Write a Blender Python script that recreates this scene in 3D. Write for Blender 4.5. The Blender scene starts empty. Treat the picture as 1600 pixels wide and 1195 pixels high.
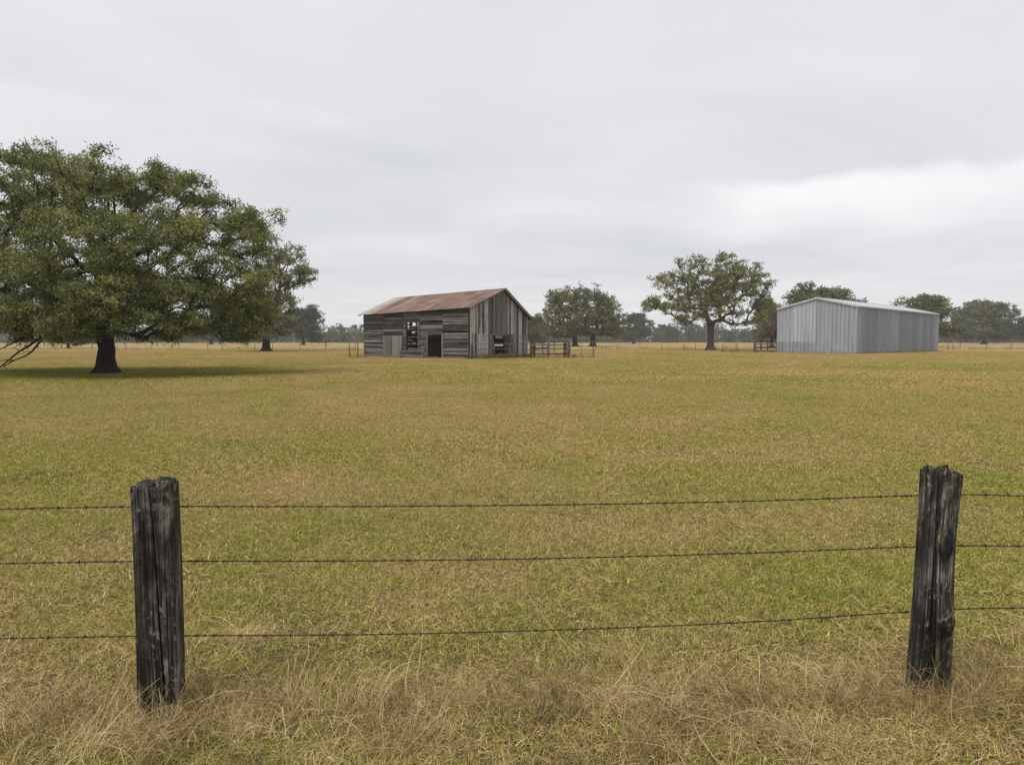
import bpy, math, random
import numpy as np
from mathutils import Vector, Matrix

# ------------------------------------------------------------------ camera, sky, sun, exposure
SC = bpy.context.scene
COL = SC.collection
W0, H0, F, HOR, EYE = 1600.0, 1195.0, 1100.0, 531.0, 1.75
PITCH = math.atan((H0 / 2 - HOR) / F)
cam = bpy.data.cameras.new('camera')
cam.sensor_width = 36.0
cam.sensor_fit = 'HORIZONTAL'
cam.lens = F / W0 * 36.0
cam.clip_start = 0.05
cam.clip_end = 6000
camo = bpy.data.objects.new('camera', cam)
COL.objects.link(camo)
camo.location = (0, 0, EYE)
camo.rotation_euler = (math.pi / 2 - PITCH, 0, 0)
SC.camera = camo

SUN_EL, SUN_AZ = math.radians(60), math.radians(232)     # azimuth clockwise from +Y (north)
SC.view_settings.view_transform = 'Standard'
SC.view_settings.look = 'None'
SC.view_settings.exposure = 1.0
SC.view_settings.gamma = 1.0
SC.view_settings.use_curve_mapping = False
SC.render.engine = 'CYCLES'
SC.cycles.use_denoising = True
SC.cycles.max_bounces = 8
SC.cycles.transparent_max_bounces = 8
SC.cycles.volume_bounces = 1
SC.cycles.use_adaptive_sampling = False


class NT:
    """short-hand for building node trees"""
    def __init__(self, tree):
        self.t = tree
        self.t.nodes.clear()

    def n(self, typ, ins=None, **props):
        nd = self.t.nodes.new(typ)
        for k, v in props.items():
            setattr(nd, k, v)
        for k, v in (ins or {}).items():
            s = nd.inputs[k]
            if isinstance(v, bpy.types.NodeSocket):
                self.t.links.new(v, s)
            else:
                s.default_value = v
        return nd

    def math(self, op, a, b=0.0, c=0.0, clamp=False):
        nd = self.n('ShaderNodeMath', {0: a, 1: b, 2: c}, operation=op, use_clamp=clamp)
        return nd.outputs[0]

    def mix(self, fac, a, b, mode='MIX'):
        nd = self.n('ShaderNodeMix', data_type='RGBA', blend_type=mode)
        for i, v in ((0, fac), (6, a), (7, b)):
            s = nd.inputs[i]
            if isinstance(v, bpy.types.NodeSocket):
                self.t.links.new(v, s)
            elif i == 0:
                s.default_value = v
            else:
                s.default_value = (*v, 1) if len(v) == 3 else v
        return nd.outputs[2]

    def noise(self, vec, scale, detail=3.0, rough=0.55, dist=0.0):
        return self.n('ShaderNodeTexNoise', {'Vector': vec, 'Scale': scale, 'Detail': detail,
                                             'Roughness': rough, 'Distortion': dist}).outputs['Fac']

    def ramp(self, fac, stops, interp='LINEAR'):
        nd = self.n('ShaderNodeValToRGB', {0: fac})
        cr = nd.color_ramp
        cr.interpolation = interp
        while len(cr.elements) < len(stops):
            cr.elements.new(0.5)
        for e, (p, c) in zip(cr.elements, stops):
            e.position = p
            e.color = (c, c, c, 1) if isinstance(c, (int, float)) else (*c, 1)
        return nd.outputs[0]

    def maprange(self, v, a, b, c=0.0, d=1.0, smooth=False):
        nd = self.n('ShaderNodeMapRange', {0: v, 1: a, 2: b, 3: c, 4: d})
        if smooth:
            nd.interpolation_type = 'SMOOTHSTEP'
        return nd.outputs[0]

    def mapping(self, vec, scale=(1, 1, 1), loc=(0, 0, 0), rot=(0, 0, 0)):
        return self.n('ShaderNodeMapping', {'Vector': vec, 'Scale': scale, 'Location': loc, 'Rotation': rot}).outputs[0]

    def vmath(self, op, a, b=(0, 0, 0)):
        return self.n('ShaderNodeVectorMath', {0: a, 1: b}, operation=op).outputs[0]


world = bpy.data.worlds.new('World')
SC.world = world
world.use_nodes = True
N = NT(world.node_tree)
gen = N.n('ShaderNodeTexCoord').outputs['Generated']
sky = N.n('ShaderNodeTexSky', sky_type='NISHITA', sun_disc=False, sun_elevation=SUN_EL, sun_rotation=SUN_AZ,
          air_density=1.0, dust_density=3.0, ozone_density=1.0)
skyc = N.vmath('SCALE', sky.outputs[0])
skyc.node.inputs['Scale'].default_value = 0.06
sep = N.n('ShaderNodeSeparateXYZ', {0: gen})
dz = N.math('MAXIMUM', sep.outputs[2], 0.0)
den = N.math('ADD', dz, 0.10)
cx = N.math('DIVIDE', sep.outputs[0], den)
cy = N.math('DIVIDE', sep.outputs[1], den)
cp = N.n('ShaderNodeCombineXYZ', {0: cx, 1: cy, 2: 0.0}).outputs[0]
c1 = N.noise(N.mapping(cp, (0.16, 0.42, 1), (3.1, 1.7, 0)), 1.0, 5.0, 0.5, 0.4)
c2 = N.noise(N.mapping(cp, (0.8, 1.0, 1), (7.7, 2.2, 0)), 1.0, 5.0, 0.55, 0.9)
cl = N.math('ADD', N.math('MULTIPLY', c1, 0.55), N.math('MULTIPLY', c2, 0.45))
cloud = N.ramp(cl, [(0.36, (0.35, 0.357, 0.372)), (0.5, (0.397, 0.398, 0.413)), (0.64, (0.443, 0.442, 0.455))])
# a thinner, brighter break in the cloud deck low on the right
az = N.math('ARCTAN2', sep.outputs[0], sep.outputs[1])
el = N.math('ARCSINE', sep.outputs[2])
wn = N.noise(N.mapping(gen, (9, 9, 16)), 1.0, 3.0, 0.5)
wob = N.math('MULTIPLY', N.math('SUBTRACT', wn, 0.5), 0.055)
elw = N.math('ADD', el, wob)
top = N.maprange(elw, 0.192, 0.212, 1.0, 0.0, True)
bot = N.maprange(elw, 0.115, 0.185, 0.0, 1.0, True)
lft = N.maprange(N.math('ADD', az, N.math('MULTIPLY', wob, 2.0)), 0.17, 0.36, 0.0, 1.0, True)
rgt = N.maprange(az, 0.45, 0.95, 1.0, 0.0, True)
brk = N.math('MULTIPLY', N.math('MULTIPLY', top, bot), N.math('MULTIPLY', lft, rgt))
cloud = N.mix(N.math('MULTIPLY', brk, 0.95), cloud, (0.505, 0.505, 0.508))
full = N.mix(0.06, cloud, skyc)
bg = N.n('ShaderNodeBackground', {0: full, 1: 1.0})
N.n('ShaderNodeOutputWorld', {0: bg.outputs[0]})

sun = bpy.data.lights.new('sun', 'SUN')
sun.energy = 1.5
sun.angle = math.radians(34)
sun.color = (1.0, 0.965, 0.91)
suno = bpy.data.objects.new('sun', sun)
COL.objects.link(suno)
sd = Vector((math.sin(SUN_AZ) * math.cos(SUN_EL), math.cos(SUN_AZ) * math.cos(SUN_EL), math.sin(SUN_EL)))
suno.rotation_euler = sd.to_track_quat('Z', 'Y').to_euler()
suno.location = sd * 60

# ------------------------------------------------------------------ pixel -> place helpers
def ray(px, py):
    dx, dy = (px - W0 / 2) / F, -(py - H0 / 2) / F
    c, s = math.cos(PITCH), math.sin(PITCH)
    return Vector((dx, c + dy * s, -s + dy * c))

def gnd(px, py):
    d = ray(px, py)
    return Vector((0, 0, EYE)) + d * (-EYE / d.z)

def at_y(px, py, Y):
    d = ray(px, py)
    return Vector((0, 0, EYE)) + d * (Y / d.y)

def px_of(p):
    c, s = math.cos(PITCH), math.sin(PITCH)
    x, y, z = p[0], p[1], p[2] - EYE
    depth = y * c - z * s
    up = y * s + z * c
    return W0 / 2 + F * x / depth, H0 / 2 - F * up / depth

def solve(fn, lo, hi, target):
    flo = fn(lo) - target
    for _ in range(60):
        m = (lo + hi) / 2
        fm = fn(m) - target
        if (fm > 0) == (flo > 0):
            lo, flo = m, fm
        else:
            hi = m
    return (lo + hi) / 2

def z_px(X, Y, py):
    return solve(lambda z: px_of((X, Y, z))[1], -3, 30, py)

# ------------------------------------------------------------------ object helpers
def tag(o, label=None, cat=None, group=None, kind=None):
    for k, v in (('label', label), ('category', cat), ('group', group), ('kind', kind)):
        if v:
            o[k] = v
    return o

def link(o, parent=None):
    COL.objects.link(o)
    if parent is not None:
        o.parent = parent
    return o

def empty(name, loc, rz=0.0):
    o = bpy.data.objects.new(name, None)
    o.empty_display_size = 0.3
    o.location = loc
    o.rotation_euler = (0, 0, rz)
    return link(o)

def mesh_obj(name, verts, faces, mat, parent=None, smooth=False):
    me = bpy.data.meshes.new(name)
    me.from_pydata([tuple(v) for v in verts], [], faces)
    if mat:
        me.materials.append(mat)
    if smooth:
        me.polygons.foreach_set('use_smooth', [True] * len(me.polygons))
    me.update()
    return link(bpy.data.objects.new(name, me), parent)

def np_mesh(name, V, Fq, mat, attrs=None, nside=4, smooth=False):
    """big mesh from numpy arrays; attrs = {name: per-face floats}"""
    me = bpy.data.meshes.new(name)
    nv, nf = len(V), len(Fq)
    me.vertices.add(nv)
    me.vertices.foreach_set('co', np.asarray(V, np.float32).ravel())
    me.loops.add(nf * nside)
    me.loops.foreach_set('vertex_index', np.asarray(Fq, np.int32).ravel())
    me.polygons.add(nf)
    me.polygons.foreach_set('loop_start', np.arange(0, nf * nside, nside, dtype=np.int32))
    if smooth:
        me.polygons.foreach_set('use_smooth', np.ones(nf, bool))
    for k, a in (attrs or {}).items():
        at = me.attributes.new(k, 'FLOAT', 'FACE')
        at.data.foreach_set('value', np.asarray(a, np.float32))
    me.materials.append(mat)
    me.update(calc_edges=True)
    return me

BOXF = [(0, 3, 2, 1), (4, 5, 6, 7), (0, 1, 5, 4), (1, 2, 6, 5), (2, 3, 7, 6), (3, 0, 4, 7)]
RNG = random.Random(11)

def plank_data(a, b, hw, ht, seg=3, jit=0.0, rng=RNG, skew=0.0):
    """a sawn board from a to b; hw / ht = half width / half thickness vectors; edges waver by jit"""
    a, b, hw, ht = Vector(a), Vector(b), Vector(hw), Vector(ht)
    V, Fc = [], []
    wl = max(hw.length, 1e-6)
    for i in range(seg + 1):
        t = i / seg
        c = a.lerp(b, t)
        e1 = 1 + rng.uniform(-jit, jit) / wl
        e2 = 1 + rng.uniform(-jit, jit) / wl
        sh = (b - a).normalized() * (rng.uniform(-skew, skew) if i in (0, seg) else 0)
        V += [c - hw * e1 - ht - sh, c + hw * e2 - ht + sh, c + hw * e2 + ht + sh, c - hw * e1 + ht - sh]
    for i in range(seg):
        o, p = i * 4, i * 4 + 4
        for k in range(4):
            Fc.append((o + k, o + (k + 1) % 4, p + (k + 1) % 4, p + k))
    Fc.append((3, 2, 1, 0))
    e = seg * 4
    Fc.append((e, e + 1, e + 2, e + 3))
    return V, Fc

def plank(name, a, b, hw, ht, mat, parent=None, seg=3, jit=0.0, rng=RNG, skew=0.0):
    V, Fc = plank_data(a, b, hw, ht, seg, jit, rng, skew)
    return mesh_obj(name, V, Fc, mat, parent)

def tube_data(pts, rads, sides=6):
    V, Fc = [], []
    pts = [Vector(p) for p in pts]
    n = len(pts)
    ref = Vector((0.31, 0.17, 0.93)).normalized()
    for i, p in enumerate(pts):
        d = (pts[min(i + 1, n - 1)] - pts[max(i - 1, 0)]).normalized()
        r0 = ref if abs(d.dot(ref)) < 0.9 else Vector((1, 0.1, 0)).normalized()
        u = d.cross(r0).normalized()
        v = d.cross(u)
        r = rads[i] if isinstance(rads, (list, tuple)) else rads
        for k in range(sides):
            a = 2 * math.pi * k / sides
            V.append(p + (u * math.cos(a) + v * math.sin(a)) * r)
    for i in range(n - 1):
        for k in range(sides):
            k2 = (k + 1) % sides
            Fc.append((i * sides + k, i * sides + k2, (i + 1) * sides + k2, (i + 1) * sides + k))
    Fc.append(tuple(range(sides - 1, -1, -1)))
    Fc.append(tuple((n - 1) * sides + k for k in range(sides)))
    return V, Fc

def tube(name, pts, rads, mat, parent=None, sides=6, smooth=True):
    V, Fc = tube_data(pts, rads, sides)
    return mesh_obj(name, V, Fc, mat, parent, smooth)

# ------------------------------------------------------------------ materials
def new_mat(name):
    m = bpy.data.materials.new(name)
    m.use_nodes = True
    return m, NT(m.node_tree)

def finish(N, bsdf):
    N.n('ShaderNodeOutputMaterial', {0: bsdf})

def wood_mat(name, dark, light, axis, tint=None, streak=1.0, rough=0.9, bump=0.4, spread=0.5):
    """weathered boards: grain runs along `axis` of the object's coordinates, every board with its own tone"""
    m, N = new_mat(name)
    co = N.n('ShaderNodeTexCoord').outputs['Object']
    rnd = N.n('ShaderNodeObjectInfo').outputs['Random']
    off = N.n('ShaderNodeCombineXYZ', {0: N.math('MULTIPLY', rnd, 37.0), 1: N.math('MULTIPLY', rnd, 91.0), 2: N.math('MULTIPLY', rnd, 53.0)}).outputs[0]
    vec = N.vmath('ADD', co, off)
    s = [22.0, 22.0, 22.0]
    s[axis] = 1.1
    grain = N.noise(N.mapping(vec, tuple(s)), 1.0, 5.0, 0.65)
    s2 = [3.5, 3.5, 3.5]
    s2[axis] = 0.45
    blot = N.noise(N.mapping(vec, tuple(s2)), 1.0, 3.0, 0.6)
    f = N.math('ADD', N.math('MULTIPLY', grain, 0.55 * streak), N.math('MULTIPLY', blot, 0.45))
    f = N.math('ADD', f, N.math('MULTIPLY', N.math('SUBTRACT', rnd, 0.5), spread))
    col = N.ramp(f, [(0.28, dark), (0.50, tuple((a + b) * 0.42 for a, b in zip(dark, light))), (0.72, light)])
    if tint:
        t = N.ramp(N.noise(vec, 0.9, 3.0), [(0.5, 0.0), (0.72, 1.0)])
        col = N.mix(N.math('MULTIPLY', t, 0.55), col, tint)
    bp = N.n('ShaderNodeBump', {'Strength': bump, 'Distance': 0.012, 'Height': grain}).outputs[0]
    b = N.n('ShaderNodeBsdfPrincipled', {'Base Color': col, 'Roughness': rough, 'Normal': bp, 'Specular IOR Level': 0.2})
    finish(N, b.outputs[0])
    return m

M = {}
M['log_wall'] = wood_mat('weathered_dark_boards', (0.018, 0.016, 0.015), (0.195, 0.178, 0.166), 1, tint=(0.085, 0.062, 0.05), spread=0.40)
M['gable_wall'] = wood_mat('silvery_grey_boards', (0.04, 0.037, 0.035), (0.44, 0.42, 0.405), 2, tint=(0.11, 0.097, 0.087), spread=0.62)
M['door_wood'] = wood_mat('grey_door_planks', (0.075, 0.068, 0.062), (0.27, 0.25, 0.235), 2, spread=0.3)
M['frame_wood'] = wood_mat('frame_timber', (0.02, 0.017, 0.015), (0.13, 0.115, 0.10), 2)
M['rail_wood'] = wood_mat('corral_timber', (0.035, 0.03, 0.026), (0.19, 0.17, 0.15), 0)
M['pale_wood'] = wood_mat('bare_fresh_wood', (0.20, 0.13, 0.07), (0.42, 0.30, 0.17), 2)

def tin_roof_mat():
    m, N = new_mat('rusted_tin')
    co = N.n('ShaderNodeTexCoord').outputs['Object']
    rnd = N.n('ShaderNodeObjectInfo').outputs['Random']
    off = N.n('ShaderNodeCombineXYZ', {0: 0.0, 1: N.math('MULTIPLY', rnd, 17.0), 2: N.math('MULTIPLY', rnd, 5.0)}).outputs[0]
    vec = N.vmath('ADD', co, off)
    streak = N.noise(N.mapping(vec, (0.35, 5.0, 0.35)), 1.0, 5.0, 0.65)
    blot = N.noise(co, 0.8, 4.0, 0.6)
    f = N.math('ADD', N.math('MULTIPLY', streak, 0.6), N.math('MULTIPLY', blot, 0.4))
    f = N.math('ADD', f, N.math('MULTIPLY', N.math('SUBTRACT', rnd, 0.5), 0.16))
    col = N.ramp(f, [(0.33, (0.085, 0.046, 0.036)), (0.45, (0.135, 0.078, 0.061)), (0.55, (0.175, 0.113, 0.090)), (0.62, (0.26, 0.175, 0.12)), (0.70, (0.36, 0.31, 0.27))])
    y = N.n('ShaderNodeSeparateXYZ', {0: co}).outputs[1]
    zinc = N.maprange(N.math('ADD', y, N.math('MULTIPLY', streak, 2.4)), 13.4, 15.4, 0.0, 0.8, True)
    col = N.mix(zinc, col, (0.37, 0.35, 0.32))
    b = N.n('ShaderNodeBsdfPrincipled', {'Base Color': col, 'Roughness': 0.7, 'Metallic': 0.0, 'Specular IOR Level': 0.3})
    finish(N, b.outputs[0])
    return m
M['tin'] = tin_roof_mat()

def galv_mat(name, base, var=0.16, metal=0.35, rough=0.45):
    m, N = new_mat(name)
    co = N.n('ShaderNodeTexCoord').outputs['Object']
    rnd = N.n('ShaderNodeObjectInfo').outputs['Random']
    st = N.noise(N.mapping(co, (3.0, 3.0, 0.16)), 1.0, 4.0, 0.6)
    sp = N.noise(co, 1.4, 3.0, 0.6)
    f = N.math('ADD', N.math('MULTIPLY', st, 0.62), N.math('MULTIPLY', N.math('ADD', N.math('MULTIPLY', sp, 0.5), 0.25), 0.38))
    f = N.math('ADD', f, N.math('MULTIPLY', N.math('SUBTRACT', rnd, 0.5), var))
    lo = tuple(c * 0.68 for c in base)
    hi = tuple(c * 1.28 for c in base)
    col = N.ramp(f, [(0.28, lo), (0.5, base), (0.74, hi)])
    z = N.n('ShaderNodeSeparateXYZ', {0: co}).outputs[2]
    splash = N.maprange(N.math('ADD', z, N.math('MULTIPLY', sp, 0.5)), 0.25, 0.65, 0.45, 0.0, True)
    col = N.mix(splash, col, (0.20, 0.17, 0.13))
    b = N.n('ShaderNodeBsdfPrincipled', {'Base Color': col, 'Roughness': rough, 'Metallic': metal})
    finish(N, b.outputs[0])
    return m
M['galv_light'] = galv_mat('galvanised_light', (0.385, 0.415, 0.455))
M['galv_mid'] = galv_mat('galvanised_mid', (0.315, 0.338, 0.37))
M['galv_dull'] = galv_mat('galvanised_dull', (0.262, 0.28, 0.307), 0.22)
M['galv_roof'] = galv_mat('galvanised_roof', (0.37, 0.38, 0.385), 0.15, 0.15, 0.6)
M['trim'] = galv_mat('pale_trim', (0.42, 0.43, 0.43), 0.05, 0.0, 0.5)

def plain_mat(name, col, rough=0.8, metal=0.0, var=0.3, scale=6.0):
    m, N = new_mat(name)
    co = N.n('ShaderNodeTexCoord').outputs['Object']
    f = N.noise(co, scale, 4.0, 0.6)
    c = N.ramp(f, [(0.3, tuple(x * (1 - var) for x in col)), (0.7, tuple(x * (1 + var) for x in col))])
    b = N.n('ShaderNodeBsdfPrincipled', {'Base Color': c, 'Roughness': rough, 'Metallic': metal})
    finish(N, b.outputs[0])
    return m
M['wire'] = plain_mat('rusty_wire', (0.040, 0.024, 0.017), 0.75, 0.2, 0.5, 40)
M['far_wire'] = plain_mat('old_wire', (0.075, 0.06, 0.05), 0.7, 0.3)
M['steel_post'] = plain_mat('steel_post', (0.055, 0.05, 0.045), 0.7, 0.2)
M['pipe'] = plain_mat('grey_pipe', (0.15, 0.14, 0.125), 0.6, 0.2)
M['soil'] = plain_mat('dry_soil', (0.11, 0.085, 0.06), 1.0, 0, 0.4, 3)
M['feeder'] = plain_mat('black_rubber', (0.02, 0.02, 0.02), 0.8)

def bark_mat(name, dark, light, sc=1.0):
    m, N = new_mat(name)
    co = N.n('ShaderNodeTexCoord').outputs['Object']
    v = N.mapping(co, (9 * sc, 9 * sc, 2.2 * sc))
    f = N.noise(v, 1.0, 5.0, 0.65, 0.3)
    col = N.ramp(f, [(0.32, dark), (0.68, light)])
    bp = N.n('ShaderNodeBump', {'Strength': 0.8, 'Distance': 0.05, 'Height': f}).outputs[0]
    b = N.n('ShaderNodeBsdfPrincipled', {'Base Color': col, 'Roughness': 0.95, 'Normal': bp, 'Specular IOR Level': 0.1})
    finish(N, b.outputs[0])
    return m
M['bark'] = bark_mat('oak_bark', (0.014, 0.011, 0.009), (0.052, 0.043, 0.035))
M['bark_grey'] = bark_mat('grey_oak_bark', (0.045, 0.038, 0.032), (0.15, 0.13, 0.11))

def leaf_mat(name, a, b, c, trans=0.25):
    """a = darkest green, b = main green, c = turning yellow-brown leaves"""
    m, N = new_mat(name)
    rnd = N.n('ShaderNodeAttribute', attribute_name='rnd').outputs['Fac']
    tone = N.n('ShaderNodeAttribute', attribute_name='tone').outputs['Fac']
    f = N.math('ADD', N.math('MULTIPLY', rnd, 0.5), N.math('MULTIPLY', tone, 0.5))
    col = N.ramp(f, [(0.10, a), (0.48, b), (0.72, tuple((x + y) / 2 for x, y in zip(b, c))), (0.92, c)])
    d = N.n('ShaderNodeBsdfPrincipled', {'Base Color': col, 'Roughness': 0.55, 'Specular IOR Level': 0.35}).outputs[0]
    t = N.n('ShaderNodeBsdfTranslucent', {0: col}).outputs[0]
    mx = N.n('ShaderNodeMixShader', {0: trans, 1: d, 2: t}).outputs[0]
    finish(N, mx)
    return m
M['leaf_oak'] = leaf_mat('live_oak_leaves', (0.065, 0.082, 0.024), (0.175, 0.20, 0.055), (0.33, 0.305, 0.098))
M['leaf_post_oak'] = leaf_mat('post_oak_leaves', (0.075, 0.085, 0.026), (0.165, 0.178, 0.052), (0.28, 0.262, 0.085))
M['leaf_autumn'] = leaf_mat('turning_oak_leaves', (0.07, 0.07, 0.024), (0.15, 0.14, 0.043), (0.26, 0.21, 0.068))
M['leaf_far'] = leaf_mat('far_oak_leaves', (0.05, 0.062, 0.023), (0.12, 0.135, 0.045), (0.22, 0.20, 0.07))
M['leaf_wood'] = leaf_mat('woodland_leaves', (0.036, 0.046, 0.026), (0.07, 0.083, 0.042), (0.11, 0.11, 0.055))

# pasture: one shared 'how dry is the grass here' field, read from the place in the world
OAK = gnd(167, 584)

def dry_group():
    g = bpy.data.node_groups.new('pasture_dryness', 'ShaderNodeTree')
    g.interface.new_socket('Dry', in_out='OUTPUT', socket_type='NodeSocketFloat')
    g.interface.new_socket('Tone', in_out='OUTPUT', socket_type='NodeSocketFloat')
    N = NT(g)
    p = N.n('ShaderNodeNewGeometry').outputs['Position']
    p = N.n('ShaderNodeVectorMath', {0: p, 1: (1, 1, 0)}, operation='MULTIPLY').outputs[0]
    y = N.n('ShaderNodeSeparateXYZ', {0: p}).outputs[1]
    n1 = N.noise(p, 0.085, 4.0, 0.6, 0.8)
    n2 = N.noise(N.mapping(p, (1, 1, 1), (31, 7, 0)), 0.42, 4.0, 0.6, 0.5)
    n3 = N.noise(N.mapping(p, (1, 1, 1), (5, 71, 0)), 2.6, 3.0, 0.6)
    base = N.ramp(N.math('DIVIDE', y, 130.0), [(0.0, 0.68), (0.026, 0.64), (0.036, 0.50), (0.07, 0.50), (0.12, 0.60), (0.22, 0.56), (0.40, 0.58), (0.52, 0.70), (0.8, 0.86)])
    d = N.math('ADD', base, N.math('MULTIPLY', N.math('SUBTRACT', n1, 0.5), 1.9))
    d = N.math('ADD', d, N.math('MULTIPLY', N.math('SUBTRACT', n2, 0.5), 1.35))
    d = N.math('ADD', d, N.math('MULTIPLY', N.math('SUBTRACT', n3, 0.5), 0.70))
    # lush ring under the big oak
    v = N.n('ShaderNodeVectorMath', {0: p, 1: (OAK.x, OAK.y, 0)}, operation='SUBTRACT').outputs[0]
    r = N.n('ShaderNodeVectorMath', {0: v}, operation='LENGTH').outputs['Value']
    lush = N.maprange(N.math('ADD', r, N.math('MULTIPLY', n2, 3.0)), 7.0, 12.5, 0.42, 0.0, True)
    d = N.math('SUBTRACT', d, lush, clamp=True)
    N.n('NodeGroupOutput', {0: d, 1: n2})
    return g
DRY = dry_group()

def grass_mat():
    m, N = new_mat('pasture_grass')
    g = N.n('ShaderNodeGroup', node_tree=DRY)
    rnd = N.n('ShaderNodeAttribute', attribute_name='rnd').outputs['Fac']
    r2 = N.n('ShaderNodeAttribute', attribute_name='tone').outputs['Fac']
    dry = N.maprange(N.math('SUBTRACT', g.outputs[0], rnd), -0.09, 0.09, 0.0, 1.0, True)
    green = N.ramp(r2, [(0.0, (0.07, 0.09, 0.017)), (0.5, (0.26, 0.27, 0.042)), (1.0, (0.52, 0.49, 0.095))])
    tan = N.ramp(r2, [(0.0, (0.11, 0.07, 0.038)), (0.2, (0.27, 0.18, 0.082)), (0.5, (0.48, 0.34, 0.145)), (0.85, (0.66, 0.48, 0.215)), (1.0, (0.80, 0.66, 0.40))])
    col = N.mix(dry, green, tan)
    d = N.n('ShaderNodeBsdfPrincipled', {'Base Color': col, 'Roughness': 0.7, 'Specular IOR Level': 0.2}).outputs[0]
    t = N.n('ShaderNodeBsdfTranslucent', {0: col}).outputs[0]
    finish(N, N.n('ShaderNodeMixShader', {0: 0.2, 1: d, 2: t}).outputs[0])
    return m
M['grass'] = grass_mat()

def straw_mat():
    m, N = new_mat('dead_straw')
    r = N.n('ShaderNodeAttribute', attribute_name='rnd').outputs['Fac']
    col = N.ramp(r, [(0.0, (0.06, 0.04, 0.02)), (0.22, (0.16, 0.11, 0.05)), (0.5, (0.37, 0.265, 0.11)), (0.85, (0.57, 0.425, 0.185)), (1.0, (0.74, 0.58, 0.33))])
    d = N.n('ShaderNodeBsdfPrincipled', {'Base Color': col, 'Roughness': 0.65, 'Specular IOR Level': 0.25}).outputs[0]
    finish(N, d)
    return m
M['straw'] = straw_mat()

def field_mat():
    m, N = new_mat('pasture_ground')
    g = N.n('ShaderNodeGroup', node_tree=DRY)
    p = N.n('ShaderNodeNewGeometry').outputs['Position']
    f = N.noise(p, 9.0, 4.0, 0.7)
    f2 = N.noise(N.mapping(p, (0.8, 0.25, 1)), 1.0, 4.0, 0.65)
    y = N.n('ShaderNodeSeparateXYZ', {0: p}).outputs[1]
    green = N.ramp(f, [(0.3, (0.14, 0.135, 0.03)), (0.7, (0.27, 0.25, 0.058))])
    tan = N.ramp(f, [(0.3, (0.21, 0.15, 0.062)), (0.7, (0.40, 0.29, 0.125))])
    dd = N.math('ADD', g.outputs[0], N.math('MULTIPLY', N.math('SUBTRACT', f2, 0.5), 0.5))
    col = N.mix(N.maprange(dd, 0.3, 0.72, 0.0, 1.0, True), green, tan)
    # bare soil shows between the blades close by, where the sward is real geometry
    soil = N.ramp(f, [(0.3, (0.05, 0.037, 0.022)), (0.7, (0.13, 0.097, 0.055))])
    near = N.maprange(y, 14.0, 45.0, 0.9, 0.0, True)
    col = N.mix(near, col, soil)
    bp = N.n('ShaderNodeBump', {'Strength': 0.6, 'Distance': 0.05, 'Height': f}).outputs[0]
    b = N.n('ShaderNodeBsdfPrincipled', {'Base Color': col, 'Roughness': 1.0, 'Normal': bp, 'Specular IOR Level': 0.05})
    finish(N, b.outputs[0])
    return m
M['field'] = field_mat()

# ------------------------------------------------------------------ ground
GR = 1100.0
fo = mesh_obj('field', [(-GR, -60, 0), (GR, -60, 0), (GR, GR, 0), (-GR, GR, 0)], [(0, 1, 2, 3)], M['field'])
tag(fo, 'flat grazed pasture of mixed green and tan grass', kind='structure')

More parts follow.
